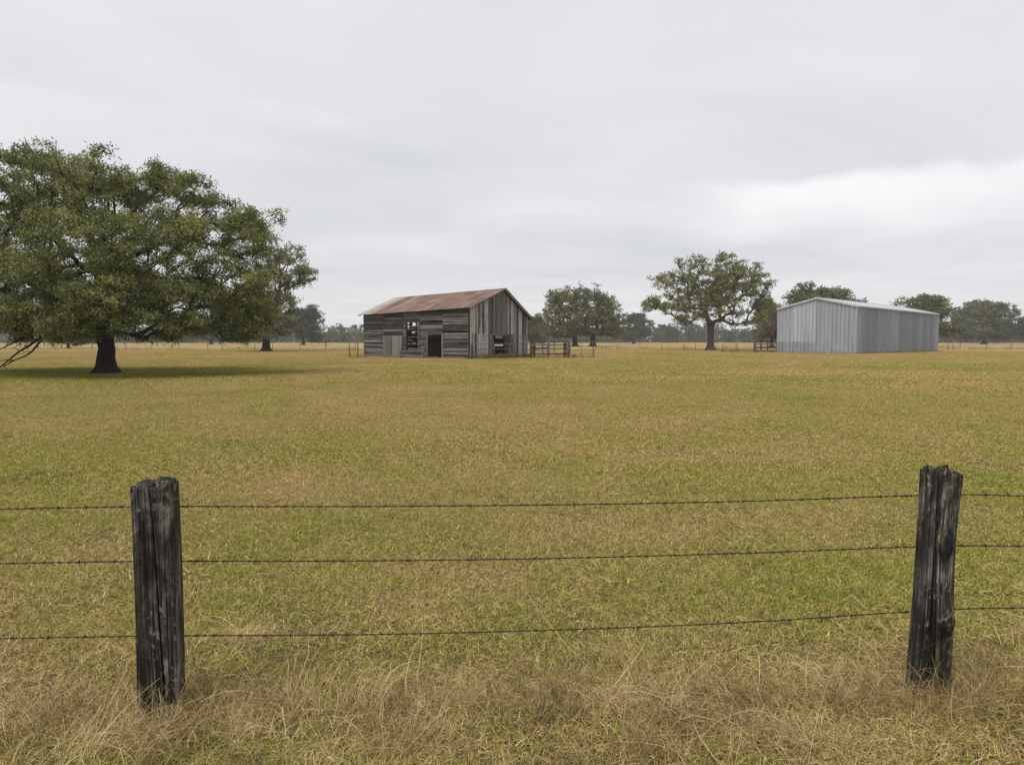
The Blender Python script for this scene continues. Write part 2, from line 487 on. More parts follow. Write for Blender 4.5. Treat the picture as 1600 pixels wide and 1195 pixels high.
# ------------------------------------------------------------------ old wooden barn
def build_barn():
    rng = random.Random(5)
    A = gnd(734, 561.3)
    th = math.radians(37.5)
    Ld = Vector((-math.cos(th), math.sin(th), 0))
    Rd = Vector((math.sin(th), math.cos(th), 0))
    root = empty('wooden_barn', A, math.atan2(Rd.y, Rd.x))
    tag(root, 'old weathered grey plank barn with rusty tin gable roof', 'barn')
    P = lambda u, v, z: (v, u, z)                 # root-local
    Wd = lambda u, v: A + Ld * u + Rd * v
    uof = lambda px: solve(lambda u: px_of(Wd(u, 0))[0], 0, 40, px)
    vof = lambda px: solve(lambda v: px_of(Wd(0, v))[0], 0, 30, px)
    def zu(px, py):
        w = Wd(uof(px), 0)
        return z_px(w.x, w.y, py)
    def zv(px, py):
        w = Wd(0, vof(px))
        return z_px(w.x, w.y, py)
    Lu, Lv, vr = uof(569), vof(824), vof(784.5)
    eA, eB, eC, ap = zu(734, 478), zu(569, 489.5), zv(824, 495), zv(784.5, 451.5)
    wR = Wd(Lu, vr)
    rB = min(ap, z_px(wR.x, wR.y, 465.5))
    print('BARN L %.1f W %.1f ridge v %.1f eaves %.2f %.2f %.2f apex %.2f back %.2f' % (Lu, Lv, vr, eA, eB, eC, ap, rB))
    eaveL = lambda u: eA + (eB - eA) * u / Lu
    ridge = lambda u: ap + (rB - ap) * u / Lu
    eaveR = lambda u: eC + (eB - eA) * u / Lu
    def roof(u, v):
        if v <= vr:
            return eaveL(u) + (ridge(u) - eaveL(u)) * v / vr
        return ridge(u) + (eaveR(u) - ridge(u)) * (v - vr) / (Lv - vr)

    # openings in the long wall: (u0,u1,z0,z1)
    def opening(x0, x1, y0, y1):
        u1, u0 = uof(x0), uof(x1)
        return (u0, u1, max(0.0, zu((x0 + x1) / 2, y1)), zu((x0 + x1) / 2, y0))
    op_door = opening(600, 629.5, 524, 560)
    op_slat = opening(637, 654.5, 504, 546.5)
    op_way = opening(669.5, 691.5, 522, 561.5)
    ops = [op_door, op_slat, op_way]
    seams = [0.0, uof(692.5), uof(658), uof(631), uof(600), Lu]
    # horizontal boards of the long wall
    z = 0.03
    row = 0
    while z < max(eA, eB) - 0.05:
        h = rng.uniform(0.15, 0.225)
        for s0, s1 in zip(seams[:-1], seams[1:]):
            spans = [(s0, s1)]
            for (a, b, c, d) in ops:
                if z + h * 0.6 > c and z + h * 0.4 < d:
                    ns = []
                    for p, q in spans:
                        if b <= p or a >= q:
                            ns.append((p, q))
                        else:
                            if a - p > 0.12: ns.append((p, a))
                            if q - b > 0.12: ns.append((b, q))
                    spans = ns
            for p, q in spans:
                if z + h > min(eaveL(p), eaveL(q)) - 0.02:
                    continue
                if rng.random() < 0.012:
                    continue
                tl = rng.uniform(-0.035, 0.035)
                lap = rng.uniform(0.012, 0.035)
                out = rng.uniform(-0.02, 0.02)
                zc = z + h / 2
                plank('board', P(p + 0.006, -0.03 + out, zc - tl), P(q - 0.006, -0.03 + out + rng.uniform(-.012, .012), zc + tl),
                      P(0, lap, h * 0.5 * rng.uniform(0.88, 1.02)), P(0, 0.015, 0), M['log_wall'], root, 5, 0.016, rng, 0.02)
        z += h
        row += 1
    # battens where board ends meet, corner board
    for s in seams[1:-1]:
        zt = eaveL(s) - 0.12
        segs = [(0.05, zt)]
        for (a, b, c, d) in ops:
            if a - 0.05 < s < b + 0.05:
                segs = [(d, zt)] if d < zt else []
        for c, d in segs:
            plank('batten', P(s, -0.005, c), P(s, -0.005, d), P(0.05, 0, 0), P(0, 0.03, 0), M['frame_wood'], root, 3, 0.008, rng)
    plank('corner_board', P(-0.02, -0.09, 0), P(-0.02, -0.09, eA - 0.06), P(0.09, 0, 0), P(0, 0.02, 0), M['frame_wood'], root, 4, 0.01, rng)
    plank('corner_board', P(-0.115, 0.06, 0), P(-0.115, 0.06, eA - 0.02), P(0, 0.12, 0), P(0.018, 0, 0), M['gable_wall'], root, 4, 0.012, rng)

    # gable: vertical boards
    v0h, v1h = vof(769), vof(792)
    v0o, v1o = vof(771.5), vof(789.5)
    zh = zv(780, 524.5)
    v = 0.18
    while v < Lv - 0.05:
        w = min(rng.uniform(0.22, 0.34), Lv - v)
        vc = v + w / 2
        zt = roof(0, vc) - 0.10
        zb = rng.uniform(0.0, 0.10)
        inside = v0o < vc < v1o
        if inside:
            zb = zh + 0.1
        parts = [(zb, zt)]
        if not inside and rng.random() < 0.55 and zt > 3:
            c = zh + rng.uniform(-0.25, 0.25)
            parts = [(zb, c), (c + 0.012, zt)]
        for a, b in parts:
            o = rng.uniform(-0.012, 0.012)
            plank('gable_board', P(-0.03 + o, vc + rng.uniform(-.02, .02), a), P(-0.03 + o, vc + rng.uniform(-.02, .02), b),
                  P(0, w * 0.485, 0), P(0.014, 0, 0), M['gable_wall'], root, 4, 0.012, rng, 0.05)
        v += w
    # hanging loft door panel standing proud of the gable
    nb = 6
    for i in range(nb):
        a = v0h + (v1h - v0h) * i / nb
        b = v0h + (v1h - v0h) * (i + 1) / nb
        vc = (a + b) / 2
        plank('loft_door_board', P(-0.085, vc, zh + rng.uniform(-.06, .05)), P(-0.085, vc, roof(0, vc) - 0.14),
              P(0, (b - a) * 0.48, 0), P(0.015, 0, 0), M['door_wood'], root, 3, 0.008, rng, 0.03)
    plank('patch_board', P(-0.062, vof(749.5), zv(749.5, 522.5)), P(-0.062, vof(749.5), zv(749.5, 512)), P(0, 0.13, 0), P(0.012, 0, 0), M['pale_wood'], root, 2, 0.01, rng)
    for v in (v0o - 0.06, v1o + 0.06):
        plank('door_jamb', P(0.05, v, 0), P(0.05, v, zh + 0.1), P(0, 0.07, 0), P(0.06, 0, 0), M['frame_wood'], root, 3, 0.008, rng)

    # far walls, with gaps the daylight comes through
    def slit(x0, x1, y0, y1):
        ua = solve(lambda u: px_of(Wd(u, Lv))[0], -2, 40, x1)
        ub = solve(lambda u: px_of(Wd(u, Lv))[0], -2, 40, x0)
        w = Wd((ua + ub) / 2, Lv)
        return (ua, ub, z_px(w.x, w.y, y1), z_px(w.x, w.y, y0))
    slits = [slit(774, 787, 524.5, 528), slit(769, 790, 537.2, 540.5)]
    def gslit(x0, x1, y0, y1):                        # the same in the far gable end
        va = solve(lambda v: px_of(Wd(Lu, v))[0], -2, 40, x0)
        vb = solve(lambda v: px_of(Wd(Lu, v))[0], -2, 40, x1)
        w = Wd(Lu, (va + vb) / 2)
        return (va, vb, z_px(w.x, w.y, y1), z_px(w.x, w.y, y0))
    gslits = [gslit(637.5, 640.3, 503.8, 506.2), gslit(637.5, 640.3, 508.3, 510.8), gslit(637.5, 640.3, 513, 515.5), gslit(645, 656, 505, 508), gslit(643, 656, 512.3, 515.3), gslit(644, 656, 518.3, 521.2), gslit(637.5, 640.3, 536.8, 539.2), gslit(644, 656, 536.8, 539.2)]
    def cut(spans, holes, zc):
        for (a, b, c, d) in holes:
            if c < zc < d:
                ns = []
                for p, q in spans:
                    if b <= p or a >= q:
                        ns.append((p, q))
                    else:
                        if a - p > 0.08: ns.append((p, a))
                        if q - b > 0.08: ns.append((b, q))
                spans = ns
        return spans
    z = 0.05
    while z < eC - 0.1:
        h = rng.uniform(0.13, 0.17)
        for k in range(5):
            for p, q in cut([(Lu * k / 5, Lu * (k + 1) / 5)], slits, z + h / 2):
                if z + h > min(eaveR(p), eaveR(q)) - 0.04:
                    continue
                plank('board', P(p, Lv + 0.02, z + h / 2), P(q, Lv + 0.02, z + h / 2), P(0, 0, h * 0.52), P(0, 0.015, 0), M['log_wall'], root, 2, 0.006, rng)
        z += h
    z = 0.05
    zg = min(eaveR(Lu), eaveL(Lu)) - 0.05
    while z < zg - 0.15:
        h = rng.uniform(0.13, 0.17)
        for k in range(3):
            for p, q in cut([(Lv * k / 3, Lv * (k + 1) / 3)], gslits, z + h / 2):
                plank('board', P(Lu + 0.02, p, z + h / 2), P(Lu + 0.02, q, z + h / 2), P(0, 0, h * 0.52), P(0.015, 0, 0), M['log_wall'], root, 2, 0.006, rng)
        z += h
    v = 0.0
    while v < Lv - 0.05:
        w = min(rng.uniform(0.22, 0.34), Lv - v)
        vc = v + w / 2
        zt = roof(Lu, vc) - 0.1
        if zt > z:
            plank('gable_board', P(Lu + 0.02, vc, z), P(Lu + 0.02, vc, zt), P(0, w * 0.49, 0), P(0.014, 0, 0), M['gable_wall'], root, 2, 0.006, rng)
        v += w
    # timber frame, rafters, floor
    for k in range(6):
        u = min(max(Lu * k / 5, 0.12), Lu - 0.12)
        for v, zt in ((0.12, eaveL(u) - 0.16), (Lv - 0.12, eaveR(u) - 0.16), (vr, ridge(u) - 0.35)):
            if v == vr and k in (0,):
                continue
            plank('frame_post', P(u, v, 0), P(u, v, zt), P(0.07, 0, 0), P(0, 0.07, 0), M['frame_wood'], root, 2, 0.006, rng)
        plank('tie_beam', P(u, 0.2, 2.75), P(u, Lv - 0.2, 2.75), P(0, 0, 0.09), P(0.06, 0, 0), M['frame_wood'], root, 2, 0.006, rng)
    nr = 15
    for k in range(nr):
        u = -0.28 + (Lu + 0.5) * k / (nr - 1)
        for va, vb in ((-0.42, vr), (Lv + 0.42, vr)):
            plank('rafter', P(u, va, roof(u, va) - 0.10), P(u, vb, roof(u, vb) - 0.10), P(0, 0, 0.055), P(0.025, 0, 0), M['frame_wood'], root, 2, 0.004, rng)
    for k in range(7):
        f = (k + 0.35) / 7
        for a, b in ((-0.40, vr), (Lv + 0.40, vr)):
            v = a + (b - a) * f
            plank('purlin', P(-0.40, v, roof(-0.4, v) - 0.028), P(Lu + 0.4, v, roof(Lu + 0.4, v) - 0.028), P(0, 0.05, 0), P(0, 0, 0.011), M['frame_wood'], root, 3, 0.004, rng)
    plank('floor', P(0.1, Lv / 2, 0.012), P(Lu - 0.1, Lv / 2, 0.012), P(0, Lv / 2 - 0.1, 0), P(0, 0, 0.01), M['soil'], root, 1)
    # interior partitions keep the stalls dark
    for u in (uof(662),):
        for k in range(9):
            plank('stall_board', P(u, 0.3, 0.2 + k * 0.27), P(u, Lv * 0.55, 0.2 + k * 0.27), P(0, 0, 0.11), P(0.015, 0, 0), M['frame_wood'], root, 2, 0.02, rng)
    for k in range(12):
        plank('stall_board', P(uof(694), Lv * 0.5, 0.15 + k * 0.24), P(uof(660), Lv * 0.5, 0.15 + k * 0.24), P(0, 0, 0.115), P(0, 0.015, 0), M['frame_wood'], root, 2, 0.01, rng)
    for k in range(10):
        plank('loft_board', P(0.3 + k * 0.42, 0.3, 2.87), P(0.3 + k * 0.42, Lv - 0.3, 2.87), P(0.2, 0, 0), P(0, 0, 0.015), M['frame_wood'], root, 1)

    # tin sheets
    ns = 19
    u0, u1 = -0.5, Lu + 0.55
    for side in (0, 1):
        for k in range(ns):
            ua = u0 + (u1 - u0) * k / ns - 0.03
            ub = u0 + (u1 - u0) * (k + 1) / ns + 0.03
            for c, (fa, fb) in enumerate(((0.0, 0.53), (0.50, 1.0))):
                ve = (-0.52 if side == 0 else Lv + 0.52)
                va = ve + (vr - ve) * fa
                vb = ve + (vr - ve) * fb
                if fa == 0.0:
                    va += rng.uniform(-0.05, 0.05)
                V, Fc = [], []
                nu, nv = 12, 3
                lift = 0.012 + 0.016 * c + rng.uniform(0, 0.008) + (0.006 if k % 2 else 0)
                twist = rng.uniform(-0.012, 0.012)
                for j in range(nv + 1):
                    v = va + (vb - va) * j / nv
                    for i in range(nu + 1):
                        u = ua + (ub - ua) * i / nu
                        zz = roof(u, v) + lift + 0.011 * (1 if i % 2 else -1) + (twist * (i / nu - 0.5) if j == 0 else 0)
                        if j == 0 and c == 0:
                            zz += -0.01
                        V.append(P(u, v, zz))
                for j in range(nv):
                    for i in range(nu):
                        a = j * (nu + 1) + i
                        Fc.append((a, a + 1, a + nu + 2, a + nu + 1))
                mesh_obj('tin_sheet', V, Fc, M['tin'], root)
    V, Fc = [], []
    for i in range(9):
        u = u0 + (u1 - u0) * i / 8
        zr = ridge(u) + 0.052 + (0.008 if i % 2 else 0)
        V += [P(u, vr - 0.17, roof(u, vr - 0.17) + 0.05), P(u, vr, zr), P(u, vr + 0.17, roof(u, vr + 0.17) + 0.05)]
        if i:
            o = i * 3
            Fc += [(o - 3, o - 2, o + 1, o), (o - 2, o - 1, o + 2, o + 1)]
    mesh_obj('ridge_cap', V, Fc, M['tin'], root)
    # barge boards on the gable end
    for va, vb in ((-0.5, vr), (Lv + 0.5, vr)):
        plank('barge_board', P(-0.43, va, roof(-0.43, va) - 0.075), P(-0.43, vb, roof(-0.43, vb) - 0.075), P(0, 0, 0.06), P(0.014, 0, 0), M['gable_wall'], root, 3, 0.006, rng)

    # plank door standing shut in the long wall
    d = mesh_obj('door', *plank_data(P((op_door[0] + op_door[1]) / 2, -0.075, op_door[2] + 0.04), P((op_door[0] + op_door[1]) / 2, -0.075, op_door[3]), P((op_door[1] - op_door[0]) / 2, 0, 0), P(0, 0.012, 0), 1), M['frame_wood'], root)
    nb = 8
    for i in range(nb):
        a = op_door[0] + (op_door[1] - op_door[0]) * (i + 0.5) / nb
        plank('plank', P(a, -0.105, op_door[2] + rng.uniform(.01, .09)), P(a, -0.105, op_door[3] + rng.uniform(-.03, .03)), P((op_door[1] - op_door[0]) / nb * 0.47, 0, 0), P(0, 0.013, 0), M['door_wood'], d, 2, 0.006, rng, 0.03)
    # slats across the unglazed opening
    a, b, c, dd = op_slat
    for v in (a - 0.05, b + 0.05):
        plank('opening_jamb', P(v, -0.06, c), P(v, -0.06, dd), P(0.06, 0, 0), P(0, 0.045, 0), M['frame_wood'], root, 2, 0.005, rng)
    for z in (c + 0.12, c + 0.55, c + 1.25):
        plank('slat', P(a, 0.02, z), P(b, 0.02, z + rng.uniform(-.04, .04)), P(0, 0, 0.06), P(0, 0.012, 0), M['frame_wood'], root, 2, 0.008, rng)
    for z, f0, f1, dz in ((c + 1.75, 0.0, 0.42, 0.05), (c + 2.05, 0.3, 1.0, -0.09), (c + 0.85, 0.5, 1.0, 0.12), (c + 2.3, 0.0, 0.75, -0.05)):
        plank('slat', P(a + (b - a) * f0, 0.035, z), P(a + (b - a) * f1, 0.035, z + dz), P(0, 0, 0.055), P(0, 0.012, 0), M['log_wall'], root, 3, 0.02, rng, 0.06)
    # doorway frame and a prop leaning on it
    a, b, c, dd = op_way
    for u in (a - 0.07, b + 0.09):
        plank('door_jamb', P(u, -0.075, 0), P(u, -0.075, dd + 0.08), P(0.085, 0, 0), P(0, 0.03, 0), M['door_wood'], root, 3, 0.008, rng)
    plank('lintel', P(a - 0.15, -0.08, dd + 0.09), P(b + 0.2, -0.08, dd + 0.12), P(0, 0, 0.07), P(0, 0.03, 0), M['log_wall'], root, 2, 0.006, rng)
    # loose timber in front of the long wall
    ub, ua = uof(633), uof(668)
    rk = empty('timber_rack', A + Ld * ub + Rd * -0.55, math.atan2(Rd.y, Rd.x))
    tag(rk, 'broken grey timber rail on short posts against the barn below the slatted opening', 'rail')
    L = ub - ua
    for t, h in ((0.0, 0.95), (-L, 1.05)):
        plank('post', (0, t, 0), (0.05, t - 0.06, h), (0.075, 0, 0), (0, 0.075, 0), M['rail_wood'], rk, 3, 0.015, rng)
    plank('rail', (-0.09, 0.25, 0.66), (-0.09, -L - 0.2, 0.72), (0, 0, 0.075), (0.02, 0, 0), M['door_wood'], rk, 3, 0.012, rng)
    plank('rail', (-0.09, 0.1, 0.32), (-0.09, -L - 0.1, 0.22), (0, 0, 0.065), (0.02, 0, 0), M['log_wall'], rk, 3, 0.012, rng)
    plank('brace', (-0.10, -L - 0.1, 0.85), (-0.28, -L - 0.75, 0.0), (0, 0.05, 0), (0.02, 0, 0), M['door_wood'], rk, 2, 0.01, rng)
    return A, Ld, Rd, Lu, Lv
BARN = build_barn()

# ------------------------------------------------------------------ galvanised shed
def build_shed():
    rng = random.Random(9)
    A = gnd(1336.6, 553.3)
    th = math.radians(48.2)
    Ld = Vector((-math.cos(th), math.sin(th), 0))       # along the gable end, to the left
    Rd = Vector((math.sin(th), math.cos(th), 0))        # along the long wall, to the right
    root = empty('metal_shed', A, math.atan2(Rd.y, Rd.x))
    tag(root, 'long grey galvanised metal shed with shallow pitched roof', 'shed')
    P = lambda g, l, z: (l, g, z)
    Wd = lambda g, l: A + Ld * g + Rd * l
    Lg = solve(lambda g: px_of(Wd(g, 0))[0], 0, 30, 1215)
    Ll = solve(lambda l: px_of(Wd(0, l))[0], 0, 60, 1464)
    gr = solve(lambda g: px_of(Wd(g, 0))[0], 0, 30, 1274.5)
    z_at = lambda g, l, py: z_px(Wd(g, l).x, Wd(g, l).y, py)
    eA, eB, eR, ap = z_at(0, 0, 477.5), z_at(Lg, 0, 482.5), z_at(0, Ll, 490.5), z_at(gr, 0, 465.5)
    print('SHED G %.1f L %.1f eaves %.2f %.2f %.2f apex %.2f gr %.1f' % (Lg, Ll, eA, eB, eR, ap, gr))
    eave = lambda l: eA + (eR - eA) * l / Ll
    def roof(g, l):
        k = eave(l) - eA
        if g <= gr:
            return k + eA + (ap - eA) * g / gr
        return k + ap + (eB - ap) * (g - gr) / (Lg - gr)
    def panel(name, fn_pt, s0, s1, pitch, depth, z0, ztop, mat):
        """ribbed sheet between s0 and s1; fn_pt(s, out, z)"""
        prof = []
        n = max(1, round((s1 - s0) / pitch))
        w = (s1 - s0) / n
        for i in range(n):
            b = s0 + i * w
            prof += [(b, 0), (b + w * 0.68, 0), (b + w * 0.76, depth), (b + w * 0.92, depth)]
        prof.append((s1, 0))
        V, Fc = [], []
        for s, o in prof:
            V += [fn_pt(s, o, z0), fn_pt(s, o, ztop(s))]
        for i in range(len(prof) - 1):
            Fc.append((2 * i, 2 * i + 2, 2 * i + 3, 2 * i + 1))
        return mesh_obj(name, V, Fc, mat, root)
    # gable end: 10 sheets; the far half has a lower course of darker sheets
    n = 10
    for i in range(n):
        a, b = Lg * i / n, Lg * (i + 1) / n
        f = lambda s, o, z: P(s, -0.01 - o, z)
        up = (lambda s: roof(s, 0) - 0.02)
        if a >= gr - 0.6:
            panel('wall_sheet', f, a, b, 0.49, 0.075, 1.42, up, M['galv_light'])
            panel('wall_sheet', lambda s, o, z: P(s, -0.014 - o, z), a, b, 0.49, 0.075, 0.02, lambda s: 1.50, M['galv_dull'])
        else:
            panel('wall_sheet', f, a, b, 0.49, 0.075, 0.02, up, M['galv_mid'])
    n = 32
    for i in range(n):
        a, b = Ll * i / n, Ll * (i + 1) / n
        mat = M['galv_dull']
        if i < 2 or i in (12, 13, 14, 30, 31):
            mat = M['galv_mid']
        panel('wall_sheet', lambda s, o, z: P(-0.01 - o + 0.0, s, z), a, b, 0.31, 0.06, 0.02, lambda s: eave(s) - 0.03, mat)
    for i in range(8):
        a, b = Ll * i / 8, Ll * (i + 1) / 8
        panel('wall_sheet', lambda s, o, z: P(Lg + 0.01 + o, s, z), a, b, 0.6, 0.035, 0.02, lambda s: roof(Lg, s) - 0.03, M['galv_mid'])
    for i in range(4):
        a, b = Lg * i / 4, Lg * (i + 1) / 4
        panel('wall_sheet', lambda s, o, z: P(s, Ll + 0.01 + o, z), a, b, 0.6, 0.035, 0.02, lambda s: roof(s, Ll) - 0.02, M['galv_mid'])
    # roof sheets
    n = 30
    for i in range(n):
        a, b = -0.18 + (Ll + 0.36) * i / n, -0.18 + (Ll + 0.36) * (i + 1) / n
        for g0, g1 in ((-0.14, gr), (Lg + 0.14, gr)):
            prof = []
            w = (b - a) / 3
            for k in range(3):
                s = a + k * w
                prof += [(s, 0), (s + w * 0.7, 0), (s + w * 0.8, 0.03), (s + w * 0.92, 0.03)]
            prof.append((b, 0))
            V, Fc = [], []
            for s, o in prof:
                V += [P(g0, s, roof(g0, s) + 0.03 + o), P(g1, s, roof(g1, s) + 0.03 + o)]
            for k in range(len(prof) - 1):
                Fc.append((2 * k, 2 * k + 2, 2 * k + 3, 2 * k + 1))
            mesh_obj('roof_sheet', V, Fc, M['galv_roof'], root)
    V = []
    for l in (-0.2, Ll + 0.2):
        V += [P(gr - 0.25, l, roof(gr - 0.25, l) + 0.075), P(gr, l, roof(gr, l) + 0.10), P(gr + 0.25, l, roof(gr + 0.25, l) + 0.075)]
    mesh_obj('ridge_cap', V, [(0, 1, 4, 3), (1, 2, 5, 4)], M['trim'], root)
    # rake, eave and corner trim
    for g0, g1 in ((-0.16, gr), (Lg + 0.16, gr)):
        plank('rake_trim', P(g0, -0.20, roof(g0, 0) - 0.03), P(g1, -0.20, roof(g1, 0) - 0.03), P(0, 0, 0.11), P(0, 0.02, 0), M['trim'], root, 1)
    plank('eave_trim', P(-0.16, -0.2, roof(-0.15, 0) - 0.04), P(-0.15, Ll + 0.2, roof(-0.15, Ll) - 0.04), P(0, 0, 0.075), P(0.015, 0, 0), M['trim'], root, 1)
    for g, l in ((-0.05, -0.05), (Lg + 0.03, -0.05), (-0.05, Ll + 0.03)):
        plank('corner_trim', P(g, l, 0.01), P(g, l, roof(max(g, 0), max(l, 0)) - 0.06), P(0.05, 0, 0), P(0, 0.05, 0), M['galv_light'], root, 1)
    return A, Ld, Rd, Lg, Ll
SHED = build_shed()

# ------------------------------------------------------------------ trees
def grow(seed, lobes, trunk_h, trunk_r, n_cl, leaves, leaf, clump, zmin=1.5, exp=2.25, twigs=10, lean=(0, 0), flat=0.6, wide=0.45, shell=0.3):
    """branch skeleton grown out to foliage clumps spread through the crown's lobes.
    lobes: (cx, cy, cz, rx, ry, rz) in metres from the trunk's foot"""
    rs = np.random.RandomState(seed)
    L = np.array(lobes, float)
    area = (L[:, 3] * L[:, 4] + L[:, 4] * L[:, 5] + L[:, 3] * L[:, 5])
    pick = rs.choice(len(L), size=n_cl * 2, p=area / area.sum())
    d = rs.normal(size=(n_cl * 2, 3))
    d /= np.linalg.norm(d, axis=1)[:, None]
    r = (shell + (1 - shell) * rs.rand(n_cl * 2)) ** 0.55
    C = L[pick, :3] + d * r[:, None] * L[pick, 3:]
    C = C[C[:, 2] > zmin][:n_cl]
    out = (rs.rand(len(C)) < 0.09) & (C[:, 2] > zmin + 2.0)
    dirn = C - np.array([0, 0, C[:, 2].mean() * 0.7])
    dirn /= np.linalg.norm(dirn, axis=1)[:, None]
    C = C + dirn * (out * rs.uniform(0.5, 1.5, len(C)) * clump)[:, None]
    # skeleton
    tn = 7
    pos = [np.array([lean[0] * t + rs.normal() * 0.03 * trunk_h * t * (1 - t), lean[1] * t + rs.normal() * 0.03 * trunk_h * t * (1 - t), trunk_h * t]) for t in np.linspace(0, 1, tn)]
    par = [-1] + list(range(tn - 1))
    top = pos[-1]
    plen = [0.0] * tn
    order = np.argsort(np.linalg.norm((C - top) * np.array([1, 1, 0.9]), axis=1))
    buf = np.zeros((len(C) * 14 + 200, 3))
    pl = np.zeros(len(buf))
    cnt = tn
    buf[:tn] = pos
    par = list(par)
    step = max(0.5, clump * 0.9)
    tips = []
    pl[:tn] = 6.0
    pl[tn - 2:tn] = 0.0
    for ci in order:
        t = C[ci]
        q = buf[:cnt]
        dv = t - q
        dist = np.linalg.norm(dv, axis=1)
        cost = dist + 0.22 * pl[:cnt] + np.where(dv[:, 2] < -0.6 * np.abs(dist), dist * 0.6, 0)
        j = int(np.argmin(cost))
        k = max(1, int(dist[j] / step))
        a = buf[j].copy()
        sag = min(1.2, 0.16 * dist[j])
        last = j
        for i in range(1, k + 1):
            f = i / k
            p = a + (t - a) * f
            p[2] += sag * math.sin(math.pi * f) * (0.8 if t[2] > a[2] else 0.3)
            if i < k:
                p = p + rs.normal(size=3) * 0.07 * step * 1.4
            buf[cnt] = p
            pl[cnt] = pl[last] + dist[j] / k
            par.append(last)
            last = cnt
            cnt += 1
        tips.append((last, ci))
    pos = buf[:cnt]
    load = np.zeros(cnt)
    for t, _ in tips:
        load[t] += 1
    for i in range(cnt - 1, 0, -1):
        load[par[i]] += load[i]
    load = np.maximum(load, 1)
    rad = trunk_r * (load / load[0]) ** (1 / exp)
    # limbs
    V, Fq = [], []
    S = 6
    ang = np.arange(S) * 2 * math.pi / S
    for i in range(tn - 1, cnt):
        p = par[i]
        a, b = pos[p], pos[i]
        dv = b - a
        ln = np.linalg.norm(dv)
        if ln < 1e-4:
            continue
        dv = dv / ln
        rf = np.array([0.2, 0.9, 0.3]) if abs(dv[2]) > 0.8 else np.array([0, 0, 1.0])
        u = np.cross(dv, rf); u /= np.linalg.norm(u)
        w = np.cross(dv, u)
        ra = min(rad[p], rad[i] * 1.35)
        ring = np.cos(ang)[:, None] * u + np.sin(ang)[:, None] * w
        o = len(V) * 2 * S
        V.append(np.vstack([a - dv * ra * 0.3 + ring * ra, b + ring * rad[i]]))
        k = np.arange(S)
        Fq.append(np.stack([o + k, o + (k + 1) % S, o + S + (k + 1) % S, o + S + k], 1))
    limbs = (np.vstack(V), np.vstack(Fq))
    # trunk: continuous ring stack with root flare and fluting
    TS, TR = 24, 26
    tv = []
    for j in range(TR + 1):
        f = j / TR
        z = trunk_h * f
        x = f * (tn - 1)
        i0 = min(int(x), tn - 2)
        c = pos[i0] + (pos[i0 + 1] - pos[i0]) * (x - i0)
        flare = 1 + 0.95 * math.exp(-z / (trunk_r * 0.8)) + 0.12 * max(0, f - 0.75) / 0.25
        for k in range(TS):
            a = 2 * math.pi * k / TS
            fl = 1 + (0.05 + 0.22 * math.exp(-z / (trunk_r * 0.9))) * math.sin(5 * a + seed) + 0.03 * math.sin(11 * a + 3 * z + seed)
            rr = trunk_r * flare * fl
            tv.append((c[0] + rr * math.cos(a), c[1] + rr * math.sin(a), z - 0.08 * (j == 0)))
    tf = []
    for j in range(TR):
        for k in range(TS):
            k2 = (k + 1) % TS
            tf.append((j * TS + k, j * TS + k2, (j + 1) * TS + k2, (j + 1) * TS + k))
    trunk = (np.array(tv), np.array(tf))
    # leaves: short twigs fan out of every clump, leaves sit along them
    nC = len(C)
    nT = nC * twigs
    cen = np.repeat(C, twigs, 0)
    ctone = np.repeat(rs.rand(nC), twigs)
    td = rs.normal(size=(nT, 3))
    td[:, 2] = td[:, 2] * 0.7 + 0.25
    td /= np.linalg.norm(td, axis=1)[:, None]
    tl = clump * (0.55 + 0.75 * rs.rand(nT))
    per = max(1, leaves // twigs)
    n = nT * per
    f = rs.rand(n) ** 0.7
    base = np.repeat(cen, per, 0) + np.repeat(td, per, 0) * (np.repeat(tl, per) * f)[:, None] * np.array([1, 1, flat])
    base += rs.normal(size=(n, 3)) * clump * 0.13
    ld = np.repeat(td, per, 0) * 0.6 + rs.normal(size=(n, 3)) * 0.65
    ld /= np.linalg.norm(ld, axis=1)[:, None]
    nrm = rs.normal(size=(n, 3)) * 0.75 + np.array([0, 0, 0.65])
    sd_ = np.cross(ld, nrm)
    sd_ /= np.maximum(np.linalg.norm(sd_, axis=1), 1e-5)[:, None]
    ll = leaf * (0.65 + 0.7 * rs.rand(n))
    hw = ll * wide * 0.5
    p0 = base
    p2 = base + ld * ll[:, None]
    mid = base + ld * (ll * 0.5)[:, None]
    p1 = mid + sd_ * hw[:, None]
    p3 = mid - sd_ * hw[:, None]
    LV = np.stack([p0, p1, p2, p3], 1).reshape(-1, 3)
    LF = np.arange(n * 4).reshape(-1, 4)
    at = {'rnd': rs.rand(n), 'tone': np.repeat(ctone, per)}
    return trunk, limbs, (LV, LF, at), pos

def tree(name, loc, label, grown, leafmat, barkmat, group=None, rz=0.0, cat='tree', share=None):
    root = empty(name, loc, rz)
    tag(root, label, cat, group)
    if share is None:
        trunk, limbs, lv, _ = grown
        share = (np_mesh('trunk', *trunk, barkmat, smooth=True), np_mesh('branches', *limbs, barkmat, smooth=True), np_mesh('crown', lv[0], lv[1], leafmat, lv[2]))
    for nm, me in zip(('trunk', 'branches', 'crown'), share):
        o = link(bpy.data.objects.new(nm, me), root)
        if nm == 'crown':
            o['kind'] = 'stuff'
    return root, share

def px_lobes(foot_px, foot, rows):
    """crown lobes noted on the photograph as (px, py, rx_px, rz_px, depth offset m, depth radius m)"""
    out = []
    for (x, y, rx, rz, dy, ry) in rows:
        Y = foot.y + dy
        c = at_y(x, y, Y)
        s = Y / F
        out.append((c.x - foot.x, dy, c.z, rx * s, ry, rz * s))
    return out

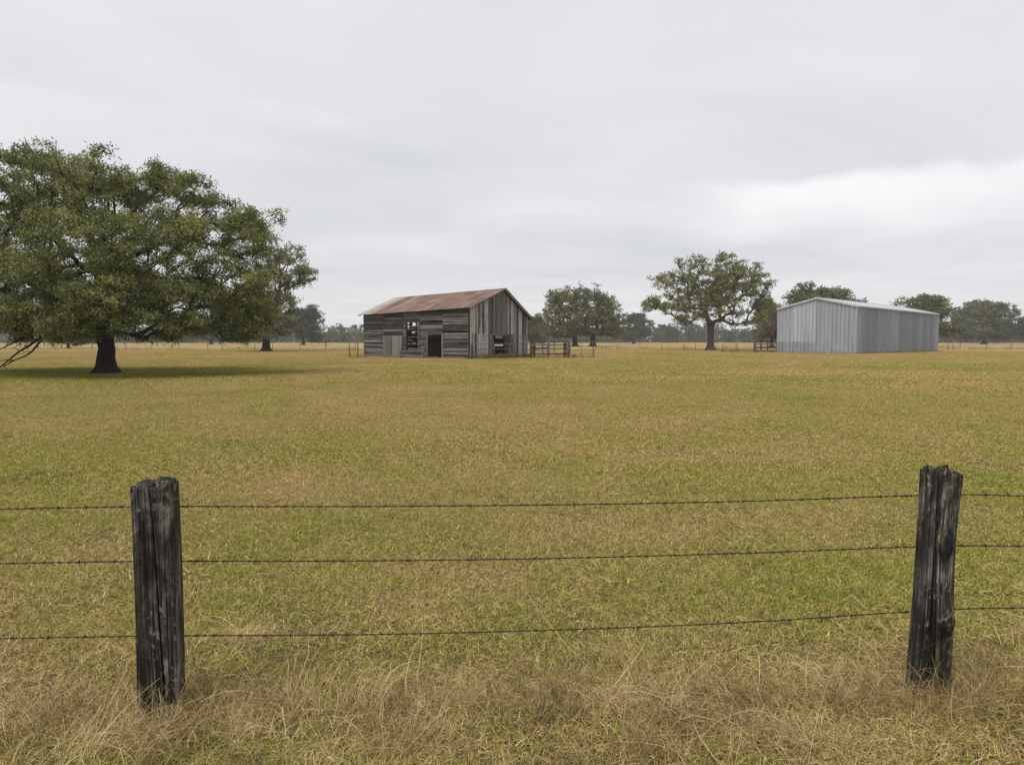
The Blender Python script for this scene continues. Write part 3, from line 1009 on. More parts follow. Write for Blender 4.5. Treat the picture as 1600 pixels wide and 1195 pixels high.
def dome(rs, R, H, zb, n=9, Ry=None, jag=0.25):
    """lobes of a broad spreading oak crown"""
    Ry = Ry or R
    out = [(0, 0, zb + (H - zb) * 0.52, R * 0.62, Ry * 0.62, (H - zb) * 0.42)]
    for k in range(n):
        a = 2 * math.pi * k / n + rs.uniform(-0.3, 0.3)
        lev = rs.uniform(0.15, 0.7)
        rr = R * (0.72 - 0.35 * max(0, lev - 0.35)) * rs.uniform(1 - jag, 1 + jag * 0.3)
        s = R * rs.uniform(0.26, 0.40)
        out.append((rr * math.cos(a), rr * math.sin(a) * Ry / R, zb + (H - zb) * lev, s, s, s * 0.75))
    for k in range(4):
        a = rs.uniform(0, 6.28)
        s = R * rs.uniform(0.28, 0.4)
        out.append((R * 0.35 * math.cos(a), Ry * 0.35 * math.sin(a), H - s * 0.75, s, s, s * 0.75))
    return out

def build_trees():
    # the big live oak on the left
    foot = gnd(167, 584)
    rows = [(60, 298, 100, 64, 0.5, 3.4), (125, 310, 78, 66, -1.5, 3.0), (150, 276, 48, 30, 0.8, 2.0), (-40, 330, 100, 80, -1.0, 3.5),
            (45, 246, 40, 17, 0, 1.6), (258, 280, 30, 26, 0.5, 1.6), (222, 300, 40, 34, 0.4, 2.0), (298, 298, 32, 22, 0, 1.6), (305, 345, 62, 46, -0.6, 2.4), (338, 318, 26, 24, 0.6, 1.5), (392, 352, 26, 20, 0.3, 1.4),
            (378, 370, 42, 40, -0.5, 1.8), (365, 440, 58, 55, -1.0, 2.4), (250, 400, 100, 70, -3.0, 3.0), (120, 400, 100, 70, -4.0, 3.0),
            (290, 480, 90, 48, -2.6, 2.8), (180, 480, 80, 48, -4.6, 2.4), (60, 470, 85, 55, -4.0, 2.6), (-30, 440, 90, 70, -3.0, 3.0),
            (-90, 390, 90, 90, 1.0, 3.5), (370, 505, 45, 30, -0.5, 2.2), (240, 510, 60, 26, -3.2, 2.0), (100, 508, 55, 26, -4.8, 1.8), (20, 510, 55, 28, -3.0, 2.0),
            (150, 380, 150, 110, 3.4, 2.6), (260, 470, 110, 50, 3.6, 2.6), (60, 480, 110, 50, 3.6, 2.6), (75, 232, 22, 10, 0, 0.8),
            (-120, 470, 80, 60, -1.0, 3.0), (400, 480, 28, 35, 0.6, 1.4)]
    g = grow(3, px_lobes(None, foot, rows), 2.6, 0.385, 1800, 187, 0.128, 0.58, zmin=1.5, twigs=17, wide=0.46, exp=2.35)
    root, _ = tree('live_oak', foot, 'huge spreading live oak with thick dark trunk at left edge', g, M['leaf_oak'], M['bark'])
    # bare limbs drooping out of its left side
    rs = random.Random(4)
    for r0, path in ((0.075, [(88, 512), (66, 524), (46, 540), (30, 549), (12, 564), (-8, 580)]), (0.06, [(74, 520), (64, 532), (50, 549), (40, 556), (22, 563), (14, 566)]),
                     (0.03, [(22, 563), (8, 571), (-4, 573)]), (0.028, [(22, 563), (12, 562), (2, 564), (-6, 560)]), (0.05, [(40, 526), (20, 536), (4, 544), (-20, 552)]),
                     (0.02, [(6, 570), (9, 575), (13, 577)]), (0.022, [(30, 549), (24, 543), (12, 545)]), (0.018, [(50, 549), (40, 549), (34, 553), (28, 552)])):
        pts = [at_y(x, y, foot.y - 4.2 + 0.25 * math.sin(x)) - foot for x, y in path]
        k = len(pts)
        tube('limb', pts, [r0 * (1 - 0.7 * i / (k - 1)) for i in range(k)], M['bark'], root, 6)
    # oak half hidden behind it
    f2 = gnd(416, 549)
    rows = [(415, 440, 45, 45, 0, 5), (450, 425, 36, 28, 0, 4), (470, 432, 22, 16, -1, 2.5), (440, 398, 34, 14, 0, 3), (400, 480, 60, 38, -1, 5.5),
            (440, 490, 34, 32, -1, 4.5), (380, 500, 45, 30, 0, 5), (415, 515, 50, 18, -2, 5)]
    g = grow(8, px_lobes(None, f2, rows), 3.2, 0.5, 420, 64, 0.36, 0.95, zmin=1.9, twigs=8)
    tree('oak_tree', f2, 'olive oak half hidden behind the huge live oak, wispy limb at right', g, M['leaf_post_oak'], M['bark'])
    # open-crowned oak beside the shed
    f3 = gnd(1110, 547.5)
    rows = [(1080, 412, 26, 14, 0, 3.5), (1133, 408, 22, 13, 0, 3), (1165, 425, 28, 18, 0, 4), (1050, 438, 34, 16, 0, 4.5), (1020, 475, 16, 12, -1, 3),
            (1045, 480, 30, 14, -2, 4), (1100, 440, 38, 26, -2, 5), (1145, 455, 40, 28, -2, 5), (1190, 450, 20, 22, 0, 4), (1195, 480, 20, 18, 0, 3.5),
            (1110, 480, 42, 22, -3, 5), (1160, 495, 34, 16, -2, 4), (1075, 500, 20, 10, -2, 3.5), (1110, 440, 60, 28, 4, 4), (1090, 470, 60, 20, 4, 4)]
    g = grow(14, px_lobes(None, f3, rows), 4.4, 0.52, 640, 64, 0.31, 0.80, zmin=4.0, twigs=8, shell=0.2)
    tree('oak_tree', f3, 'open crowned oak with visible limbs standing left of the metal shed', g, M['leaf_post_oak'], M['bark_grey'])
    # twin oaks right of the barn
    f4, f5 = gnd(898, 541.3), gnd(926, 541.0)
    rows = [(880, 475, 26, 18, 0, 7), (895, 462, 28, 10, 0, 5), (868, 490, 18, 22, 0, 6), (900, 500, 30, 24, -3, 7), (878, 515, 32, 13, -2, 7), (855, 515, 14, 12, 0, 4), (862, 464, 10, 7, 0, 3)]
    g = grow(21, px_lobes(None, f4, rows), 3.5, 0.6, 330, 44, 0.56, 1.25, zmin=2.0, twigs=6)
    tree('oak_tree', f4, 'left one of two joined dark oaks between barn and far field', g, M['leaf_far'], M['bark'], 'twin oaks behind the corral')
    rows = [(930, 480, 30, 22, 0, 7), (915, 458, 20, 8, 0, 5), (945, 490, 24, 24, 0, 6), (930, 510, 40, 16, -2, 8), (960, 512, 16, 16, 0, 5), (940, 468, 20, 10, 0, 5)]
    g = grow(22, px_lobes(None, f5, rows), 3.5, 0.6, 330, 44, 0.56, 1.25, zmin=2.0, twigs=6)
    tree('oak_tree', f5, 'right one of two joined dark oaks behind the lone fence post', g, M['leaf_far'], M['bark'], 'twin oaks behind the corral')
    # generic far oaks: three grown shapes reused
    rs = random.Random(2)
    proto = []
    for s in (31, 32, 33):
        g = grow(s, dome(rs, 8.6, 14.0, 0.8, 11), 2.6, 0.5, 460, 48, 0.60, 1.3, zmin=1.2, twigs=6)
        proto.append(g)
    shares = {}
    def far(px, base_y, top_y, half_px, label, kind, leaf, group='oaks scattered across the far pasture'):
        f = gnd(px, base_y)
        H = z_px(f.x, f.y, top_y)
        key = (kind, leaf)
        root, sh = tree('oak_tree', f, label, proto[kind], M[leaf], M['bark'], group, rs.uniform(0, 6.28), share=shares.get(key))
        shares[key] = sh
        k = half_px * f.y / F / 8.6
        root.scale = (k, k, H / 14.0)
    far(474, 539.0, 480, 36, 'grey green far oak between the huge live oak and the barn', 0, 'leaf_wood')
    far(990, 537.0, 490, 31, 'rounded hazy oak just right of the twin dark oaks', 1, 'leaf_wood')
    f6 = gnd(1537, 537.6)
    rows = [(1537, 500, 42, 26, 0, 11), (1514, 500, 25, 24, 0, 9), (1562, 496, 26, 22, 0, 9), (1537, 483, 32, 12, 0, 7), (1508, 519, 20, 11, 0, 8), (1566, 518, 22, 12, 0, 8), (1537, 520, 44, 10, -4, 8), (1530, 478, 14, 7, 0, 4), (1560, 481, 12, 8, 0, 4)]
    g = grow(41, px_lobes(None, f6, rows), 2.6, 0.75, 700, 54, 0.78, 1.5, zmin=1.5, twigs=6)
    tree('oak_tree', f6, 'dense round oak standing alone right of the metal shed', g, M['leaf_far'], M['bark'], 'oaks scattered across the far pasture')
    far(1425, 541.0, 463, 66, 'dark oak rising behind the right end of the metal shed', 2, 'leaf_far')
    far(1282, 541.0, 448, 62, 'oak whose crown shows above the shed roof peak', 0, 'leaf_far')
    far(1206, 541.5, 470, 40, 'yellowing oak at the left corner of the metal shed', 2, 'leaf_autumn')
    far(832, 540.5, 493, 26, 'small dark oak peeping out behind the barn gable', 0, 'leaf_far')
    far(1618, 538.0, 496, 38, 'hazy oak cut off by the right edge', 2, 'leaf_wood')
    far(107, 544.0, 500, 40, 'distant oak with short trunk seen beneath the huge live oak', 1, 'leaf_wood')
    far(330, 538.0, 500, 40, 'far grey oak showing low beneath the huge live oak on its right', 2, 'leaf_wood')

    # far wood: reads as one mass
    rn = np.random.RandomState(77)
    VV, FF, A1, A2 = [], [], [], []
    n0 = 0
    for k in range(330):
        a = math.radians(-58 + 116 * (k + rn.rand()) / 330)
        D = rn.uniform(430, 540) / math.cos(a) ** 0.35
        x, y = D * math.sin(a), D * math.cos(a)
        H = rn.uniform(7.5, 11.5) * (1.35 if rn.rand() < 0.1 else 1.0)
        R = rn.uniform(4.5, 8.0)
        m = 420
        d = rn.normal(size=(m, 3)); d /= np.linalg.norm(d, axis=1)[:, None]
        lob = rn.randint(0, 7, m)
        lc = rn.normal(size=(7, 3)) * np.array([0.5, 0.5, 0.28])
        c = lc[lob] + d * (0.45 * rn.rand(m)[:, None] ** 0.4)
        P = np.stack([x + c[:, 0] * R, y + c[:, 1] * R, np.where(rn.rand(m) < 0.3, rn.rand(m) * 3.2, np.clip(H * 0.52 + c[:, 2] * H * 0.62, 0.1, H))], 1)
        t1 = rn.normal(size=(m, 3)); t1 /= np.linalg.norm(t1, axis=1)[:, None]
        t2 = np.cross(t1, rn.normal(size=(m, 3)) + np.array([0, 0, 0.6])); t2 /= np.linalg.norm(t2, axis=1)[:, None]
        s = (0.65 + 0.6 * rn.rand(m))[:, None]
        q = np.stack([P - t1 * s, P + t2 * s * 0.55, P + t1 * s, P - t2 * s * 0.55], 1).reshape(-1, 3)
        VV.append(q)
        FF.append(np.arange(m * 4).reshape(-1, 4) + n0)
        n0 += m * 4
        A1.append(rn.rand(m)); A2.append(np.full(m, rn.rand()))
    me = np_mesh('far_woodland', np.vstack(VV), np.vstack(FF), M['leaf_wood'], {'rnd': np.concatenate(A1), 'tone': np.concatenate(A2)})
    o = link(bpy.data.objects.new('far_woodland', me))
    tag(o, 'hazy belt of dark woodland closing off the far side of the pasture', 'woodland', kind='stuff')
build_trees()

# ------------------------------------------------------------------ distant fences
def sag_wire(name, a, b, sag, r, mat, parent, n=6):
    a, b = Vector(a), Vector(b)
    pts = []
    for i in range(n + 1):
        t = i / n
        p = a.lerp(b, t)
        p.z -= sag * 4 * t * (1 - t)
        pts.append(p)
    return tube(name, pts, r, mat, parent, 4)

def far_fence(name, label, pxs, base_y, top_y, group=None, wires=4, r=0.045, wr=0.012, mat='steel_post', thick=None):
    rng = random.Random(len(pxs) * 7 + int(pxs[0]))
    feet = [gnd(x, base_y if not callable(base_y) else base_y(x)) for x in pxs]
    root = empty(name, feet[0])
    tag(root, label, 'fence', group)
    h = z_px(feet[0].x, feet[0].y, top_y)
    tops = []
    for i, f in enumerate(feet):
        hh = h * rng.uniform(0.88, 1.1)
        rr = r * (1.0 if not thick or i not in thick else 1.9)
        l = f - feet[0]
        ln = Vector((rng.uniform(-.05, .05), rng.uniform(-.05, .05), 0))
        tube('post', [l + Vector((0, 0, -0.05)), l + Vector((0, 0, hh * 0.5)) + ln * 0.5, l + Vector((0, 0, hh)) + ln], [rr, rr * 0.95, rr * 0.9], M[mat], root, 7)
        tops.append(l)
    for i in range(len(tops) - 1):
        for k in range(wires):
            z = h * (0.22 + 0.70 * k / max(1, wires - 1))
            sag_wire('wire', tops[i] + Vector((0, 0, z)), tops[i + 1] + Vector((0, 0, z)), 0.02, wr, M['far_wire'], root, 2)
    return root

rngf = random.Random(3)
xs = [-95, -52, -20, 8, 44, 86, 144, 183, 197, 236, 280, 325, 347, 398, 426, 469, 509, 555]
far_fence('wire_fence', 'long wire fence on thin posts crossing behind the huge live oak', xs, 546.5, 535)
far_fence('wire_fence', 'low wire fence on thin posts crossing behind the open crowned oak', [931, 965, 1000, 1034, 1068, 1087, 1119, 1150, 1180], 545.2, 533.5)
far_fence('wire_fence', 'wire fence on thin posts running right from the metal shed', [1464, 1481, 1489, 1500, 1541, 1580, 1625, 1668], 545.8, 531)
fp = far_fence('wire_fence', 'short wire fence joining the left end of the barn', [546, 559, 571], 559.2, 534, wires=3)
far_fence('wire_fence', 'slack wire fence ending at the lone post right of the corral', [889.5, 908, 927], 558.6, 533, wires=4, thick=(2,), r=0.03, mat='steel_post')
far_fence('wire_fence', 'wire paddock fence between open crowned oak and plank fence', [1129, 1152, 1178], 551.2, 536, wires=3)

def rail_run(root, o, p0, p1, zs, hw, mat, rng, name='rail', wob=0.03, th=0.03):
    d = (p1 - p0)
    nrm = Vector((-d.y, d.x, 0)).normalized()
    for z in zs:
        a = p0 - o + Vector((0, 0, z + rng.uniform(-wob, wob))) - nrm * 0.12
        b = p1 - o + Vector((0, 0, z + rng.uniform(-wob, wob))) - nrm * 0.12
        plank(name, a, b, (0, 0, hw), nrm * th, mat, root, 4, hw * 0.15, rng)

def corral():
    rng = random.Random(12)
    # timber corral at the barn's right corner
    pts = [gnd(x, 559.3) for x in (829.5, 835, 857, 882.5, 888.5)]
    o = pts[0]
    root = empty('timber_corral', o)
    tag(root, 'rough grey timber corral fence at the right corner of the barn', 'fence')
    for p, h, r in zip(pts, (1.65, 1.6, 1.55, 1.75, 1.6), (0.13, 0.12, 0.13, 0.15, 0.14)):
        l = p - o
        plank('post', l + Vector((0, 0, -0.05)), l + Vector((rng.uniform(-.05, .05), 0, h)), (r, 0, 0), (0, r, 0), M['rail_wood'], root, 4, 0.02, rng, 0.05)
    rail_run(root, o, pts[0], pts[2], (0.42, 0.98, 1.30), 0.065, M['rail_wood'], rng)
    rail_run(root, o, pts[2], pts[4], (0.40, 0.94, 1.28), 0.065, M['rail_wood'], rng)
    plank('loose_rail', pts[1] - o + Vector((0.1, -0.15, 0.78)), pts[2] - o + Vector((-0.1, -0.15, 0.62)), (0, 0, 0.06), (0, 0.03, 0), M['rail_wood'], root, 4, 0.02, rng)
    # second row of rails behind, closing the pen
    back = [gnd(x, 553.0) for x in (833, 848, 866, 884)]
    r2 = empty('timber_corral', back[0])
    tag(r2, 'inner row of thin grey rails seen through the timber corral', 'fence')
    for p in back:
        l = p - back[0]
        plank('post', l, l + Vector((0, 0, 1.55)), (0.08, 0, 0), (0, 0.08, 0), M['rail_wood'], r2, 3, 0.012, rng)
    rail_run(r2, back[0], back[0], back[3], (0.6, 1.1, 1.45), 0.05, M['rail_wood'], rng)
    # pipe rails across the gable end
    A, Ld, Rd, Lu, Lv = BARN
    a, b = gnd(737, 561.6), gnd(829, 559.6)
    a.y -= 0.35
    pr = empty('pipe_fence', a)
    tag(pr, 'three thin grey pipe rails running across the barn gable', 'fence')
    ps = [a.lerp(b, t) for t in (0, 0.37, 0.62, 1.0)]
    for i, p in enumerate(ps):
        tube('post', [p - a + Vector((0, 0, -0.05)), p - a + Vector((0, 0, 1.45))], 0.06 if i == 0 else 0.035, M['steel_post' if i == 0 else 'pipe'], pr, 7)
    for z in (0.42, 0.92, 1.40):
        pts = [a.lerp(b, t) - a + Vector((0, -0.06, z + rng.uniform(-.03, .03))) for t in (0, .2, .37, .5, .62, .8, 1.0)]
        tube('rail', pts, 0.03, M['pipe'], pr, 6)
    # plank fence left of the shed
    q = [gnd(x, 550.6) for x in (1179.5, 1189, 1199, 1213)]
    r3 = empty('plank_fence', q[0])
    tag(r3, 'dark four rail plank fence meeting the left corner of the metal shed', 'fence')
    for i, p in enumerate(q):
        l = p - q[0]
        w = 0.17 if i == 0 else 0.09
        plank('post', l + Vector((0, 0, -0.05)), l + Vector((0, 0, 1.72)), (w, 0, 0), (0, w * 0.7, 0), M['rail_wood'], r3, 3, 0.015, rng)
    rail_run(r3, q[0], q[0], q[3], (0.18, 0.68, 1.15, 1.55), 0.11, M['rail_wood'], rng)
    # dark feeder far off
    f = gnd(509, 541)
    ft = empty('cattle_feeder', f)
    tag(ft, 'tiny dark cattle feeder on a stand in far field left of barn', 'feeder')
    V, Fc = [], []
    prof = [(0.25, 0.95), (1.3, 1.15), (1.35, 1.3), (0.7, 1.75), (0.1, 1.9)]
    for r, z in prof:
        for k in range(12):
            V.append((r * math.cos(k * math.pi / 6), r * math.sin(k * math.pi / 6), z))
    for j in range(len(prof) - 1):
        for k in range(12):
            Fc.append((j * 12 + k, j * 12 + (k + 1) % 12, j * 12 + 12 + (k + 1) % 12, j * 12 + 12 + k))
    Fc.append(tuple(range(11, -1, -1))); Fc.append(tuple(range(48, 60)))
    mesh_obj('hood', V, Fc, M['feeder'], ft)
    tube('stand', [(0, 0, -0.02), (0, 0, 1.0)], 0.14, M['feeder'], ft, 8)
corral()

# ------------------------------------------------------------------ foreground fence: two old posts, three barbed wires
def post_mat(name, moss):
    m, N = new_mat(name)
    co = N.n('ShaderNodeTexCoord').outputs['Object']
    g1 = N.noise(N.mapping(co, (95, 95, 2.6)), 1.0, 6.0, 0.75, 0.2)
    g2 = N.noise(N.mapping(co, (24, 24, 1.2)), 1.0, 5.0, 0.65, 0.6)
    bl = N.noise(N.mapping(co, (8, 8, 3.6)), 1.0, 6.0, 0.7, 0.5)
    f = N.math('ADD', N.math('MULTIPLY', g1, 0.38), N.math('ADD', N.math('MULTIPLY', g2, 0.24), N.math('MULTIPLY', bl, 0.38)))
    col = N.ramp(f, [(0.41, (0.009, 0.008, 0.007)), (0.485, (0.024, 0.021, 0.018)), (0.53, (0.085, 0.075, 0.066)), (0.60, (0.34, 0.32, 0.29))])
    lic = N.noise(N.mapping(co, (38, 38, 26)), 1.0, 3.0, 0.6)
    lic2 = N.noise(N.mapping(co, (5, 5, 2.5), (3, 1, 4)), 1.0, 2.0, 0.5)
    lf = N.math('MULTIPLY', N.ramp(lic, [(0.57, 0.0), (0.65, 1.0)]), N.ramp(lic2, [(0.46, 0.0), (0.6, 1.0)]))
    col = N.mix(N.math('MULTIPLY', lf, 0.75), col, (0.30, 0.305, 0.24))
    mo = N.math('MULTIPLY', N.ramp(N.noise(N.mapping(co, (20, 20, 1.4), (9, 2, 1)), 1.0, 4.0, 0.6), [(0.52, 0.0), (0.66, 1.0)]), moss)
    col = N.mix(mo, col, (0.13, 0.12, 0.032))
    h = N.math('ADD', N.math('MULTIPLY', g1, 0.6), N.math('MULTIPLY', g2, 0.6))
    bp = N.n('ShaderNodeBump', {'Strength': 1.0, 'Distance': 0.02, 'Height': h}).outputs[0]
    b = N.n('ShaderNodeBsdfPrincipled', {'Base Color': col, 'Roughness': 0.85, 'Normal': bp, 'Specular IOR Level': 0.25})
    finish(N, b.outputs[0])
    return m
M['post_a'] = post_mat('weathered_post_wood', 0.12)
M['post_b'] = post_mat('weathered_mossy_post_wood', 0.75)

def lump(rs, n):
    return [(rs.uniform(0, 6.28), rs.randint(3, 15), rs.uniform(0.4, 1.0), rs.uniform(-1.2, 1.2)) for _ in range(n)]

def timber_mesh(outline, H, seed, grain=0.004, cracks=(), knots=(), top=None, warp=None, NZ=110, NA=260):
    """a weathered upright timber. outline(a) -> radius; cracks: (angle fn(z), halfwidth rad, depth, z0, z1); knots: (angle, z, r, out)"""
    rs = random.Random(seed)
    fib = [(rs.uniform(0, 6.28), rs.randint(9, 60), rs.uniform(0.3, 1.0), rs.uniform(-1.5, 1.5), rs.uniform(0.5, 5)) for _ in range(16)]
    V, Fc = [], []
    for j in range(NZ + 1):
        t = j / NZ
        for k in range(NA):
            a = 2 * math.pi * k / NA
            zt = H + (top(a) if top else 0)
            z = -0.12 + (zt + 0.12) * t
            r = outline(a, t)
            g = sum(am * math.sin(fr * a + ph + sh * z + 0.5 * math.sin(w * z + ph)) for ph, fr, am, sh, w in fib) / 6
            r += grain * g
            for fn, hw, dp, z0, z1 in cracks:
                if z0 - 0.08 < z < z1 + 0.08:
                    da = (a - fn(z) + math.pi) % (2 * math.pi) - math.pi
                    w = hw * max(0.0, min(1, (z - z0 + 0.08) / 0.08, (z1 + 0.08 - z) / 0.08))
                    if w > 1e-4 and abs(da) < w * 1.8:
                        r -= dp * max(0, 1 - (abs(da) / (w * 1.8)) ** 1.5)
            for ka, kz, kr, ko in knots:
                da = ((a - ka + math.pi) % (2 * math.pi) - math.pi) * r
                q = math.hypot(da, (z - kz) * 0.8) / kr
                if q < 1.6:
                    r += ko * (math.exp(-q * q * 2.2) - 0.55 * math.exp(-q * q * 14))
            dx, dy = warp(z) if warp else (0, 0)
            V.append((r * math.cos(a) + dx, r * math.sin(a) + dy, z))
    for j in range(NZ):
        for k in range(NA):
            k2 = (k + 1) % NA
            Fc.append((j * NA + k, j * NA + k2, (j + 1) * NA + k2, (j + 1) * NA + k))
    # rough sawn / broken top: rings shrinking to the middle
    base = NZ * NA
    prev = base
    cx = sum(V[base + k][0] for k in range(NA)) / NA
    cyy = sum(V[base + k][1] for k in range(NA)) / NA
    for s in (0.93, 0.75, 0.5, 0.22):
        o = len(V)
        for k in range(NA):
            x, y, z = V[base + k]
            V.append((cx + (x - cx) * s, cyy + (y - cyy) * s, z + 0.006 * (1 - s) + rs.uniform(-0.004, 0.004) - 0.010 * (1 - s) * math.sin(3 * k * 6.28 / NA + seed)))
        for k in range(NA):
            k2 = (k + 1) % NA
            Fc.append((prev + k, prev + k2, o + k2, o + k))
        prev = o
    V.append((cx, cyy, sum(V[prev + k][2] for k in range(NA)) / NA))
    c = len(V) - 1
    for k in range(NA):
        Fc.append((prev + k, prev + (k + 1) % NA, c))
    return V, Fc

def superell(a, ax, ay, n, rot=0.0):
    c, s = math.cos(a - rot), math.sin(a - rot)
    return (abs(c / ax) ** n + abs(s / ay) ** n) ** (-1.0 / n)

PL = gnd(254, 1140)
PR = gnd(1447, 1104)
PL_Y, PR_Y = PL.y + 0.09, PR.y + 0.09

def build_posts():
    # left post: one squared timber, split down the front face; a narrow right face shows
    Y = PL_Y
    foot = Vector((at_y(254, 1140, Y).x, Y, 0))
    H = z_px(foot.x, Y - 0.1, 762)
    s = Y / F
    w = 69 * s / 2
    fr = -math.pi / 2
    def outl(a, t):
        return superell(a, w * 0.87, w * 0.80, 11.0, math.radians(14)) * (1.0 + 0.03 * (1 - t))
    fc = fr + 0.46                                   # the side that faces the road
    crack = (lambda z: fc - 0.30 * (z / H) + 0.20 * (1 - z / H) + 0.02 * math.sin(9 * z), 0.020, 0.07, 0.0, H + 0.2)
    cr2 = (lambda z: fc - 0.62 + 0.03 * math.sin(4 * z), 0.008, 0.006, 0.45 * H, H + 0.2)
    cr3 = (lambda z: fc + 0.30 + 0.03 * math.sin(5 * z), 0.007, 0.006, 0.1, 0.6 * H)
    topf = lambda a: 0.005 * math.sin(3 * a + 1) + 0.003 * math.sin(11 * a) + (0.018 if -0.75 < ((a + math.pi) % (2 * math.pi) - math.pi) < 0.45 else 0)
    V, Fc = timber_mesh(outl, H, 5, 0.0011, (crack, cr2, cr3), ((fc - 0.4, 0.42, 0.03, 0.004),), topf, lambda z: (0.010 * math.sin(2.1 * z), 0))
    o = mesh_obj('fence_post', V, Fc, M['post_a'], None, True)
    o.location = foot
    o.rotation_euler = (0.02, math.radians(0.2), 0)
    tag(o, 'dark squared timber fence post with a long split, left of the two', 'fence post')
    # right post: two split halves standing together, the right one knotty
    Y = PR_Y
    foot2 = Vector((at_y(1449, 1104, Y).x, Y, 0))
    H = z_px(foot2.x, Y - 0.1, 744)
    s = Y / F
    root = empty('fence_post', foot2)
    root.rotation_euler = (0, math.radians(1.9), 0)
    tag(root, 'split leaning fence post in two halves with knots, right of the two', 'fence post')
    fr -= 0.54
    wl, wr = 17 * s / 2, 34 * s / 2
    def o1(a, t):
        return superell(a, wl * (1.12 - 0.22 * t), wl * 1.9, 3.6, 0.0)
    V, Fc = timber_mesh(o1, H, 8, 0.0014, ((lambda z: fr + 0.35 + 0.05 * math.sin(6 * z), 0.03, 0.008, 0.0, 2.0), (lambda z: fr - 0.5, 0.02, 0.005, 0.3, 2.0)), (),
                        lambda a: 0.022 * math.cos(a + 2.4) + 0.008 * math.sin(7 * a), lambda z: (0.006 * math.sin(3 * z), 0), 90, 120)
    h1 = mesh_obj('split_half', V, Fc, M['post_a'], root, True)
    h1.location = (-19 * s, 0.02, 0)
    def o2(a, t):
        return superell(a, wr * (0.93 + 0.08 * t), wr * 1.0, 2.6, 0.2) * (1 + 0.05 * math.sin(3 * a + 2))
    kn = ((fr + 0.62, 0.36 * H, 0.05, 0.034), (fr + 0.30, 0.70 * H, 0.055, 0.026), (fr + 0.1, 0.55 * H, 0.04, 0.006))
    V, Fc = timber_mesh(o2, H + 0.004, 15, 0.0018, ((lambda z: fr - 0.45 + 0.08 * math.sin(4 * z), 0.035, 0.022, 0.0, 2.0), (lambda z: fr + 0.85 + 0.10 * math.sin(3 * z), 0.03, 0.012, 0.0, 2.0),
                        (lambda z: fr + 0.05 + 0.12 * math.sin(5 * z + 1), 0.03, 0.010, 0.0, 2.0)), kn,
                        lambda a: 0.012 * math.cos(a - 2.8) + 0.007 * math.sin(5 * a), lambda z: (0.012 * math.sin(5.2 * z + 0.6), 0))
    h2 = mesh_obj('split_half', V, Fc, M['post_b'], root, True)
    h2.location = (9 * s, 0, 0)
    return foot, foot2
FEET = build_posts()

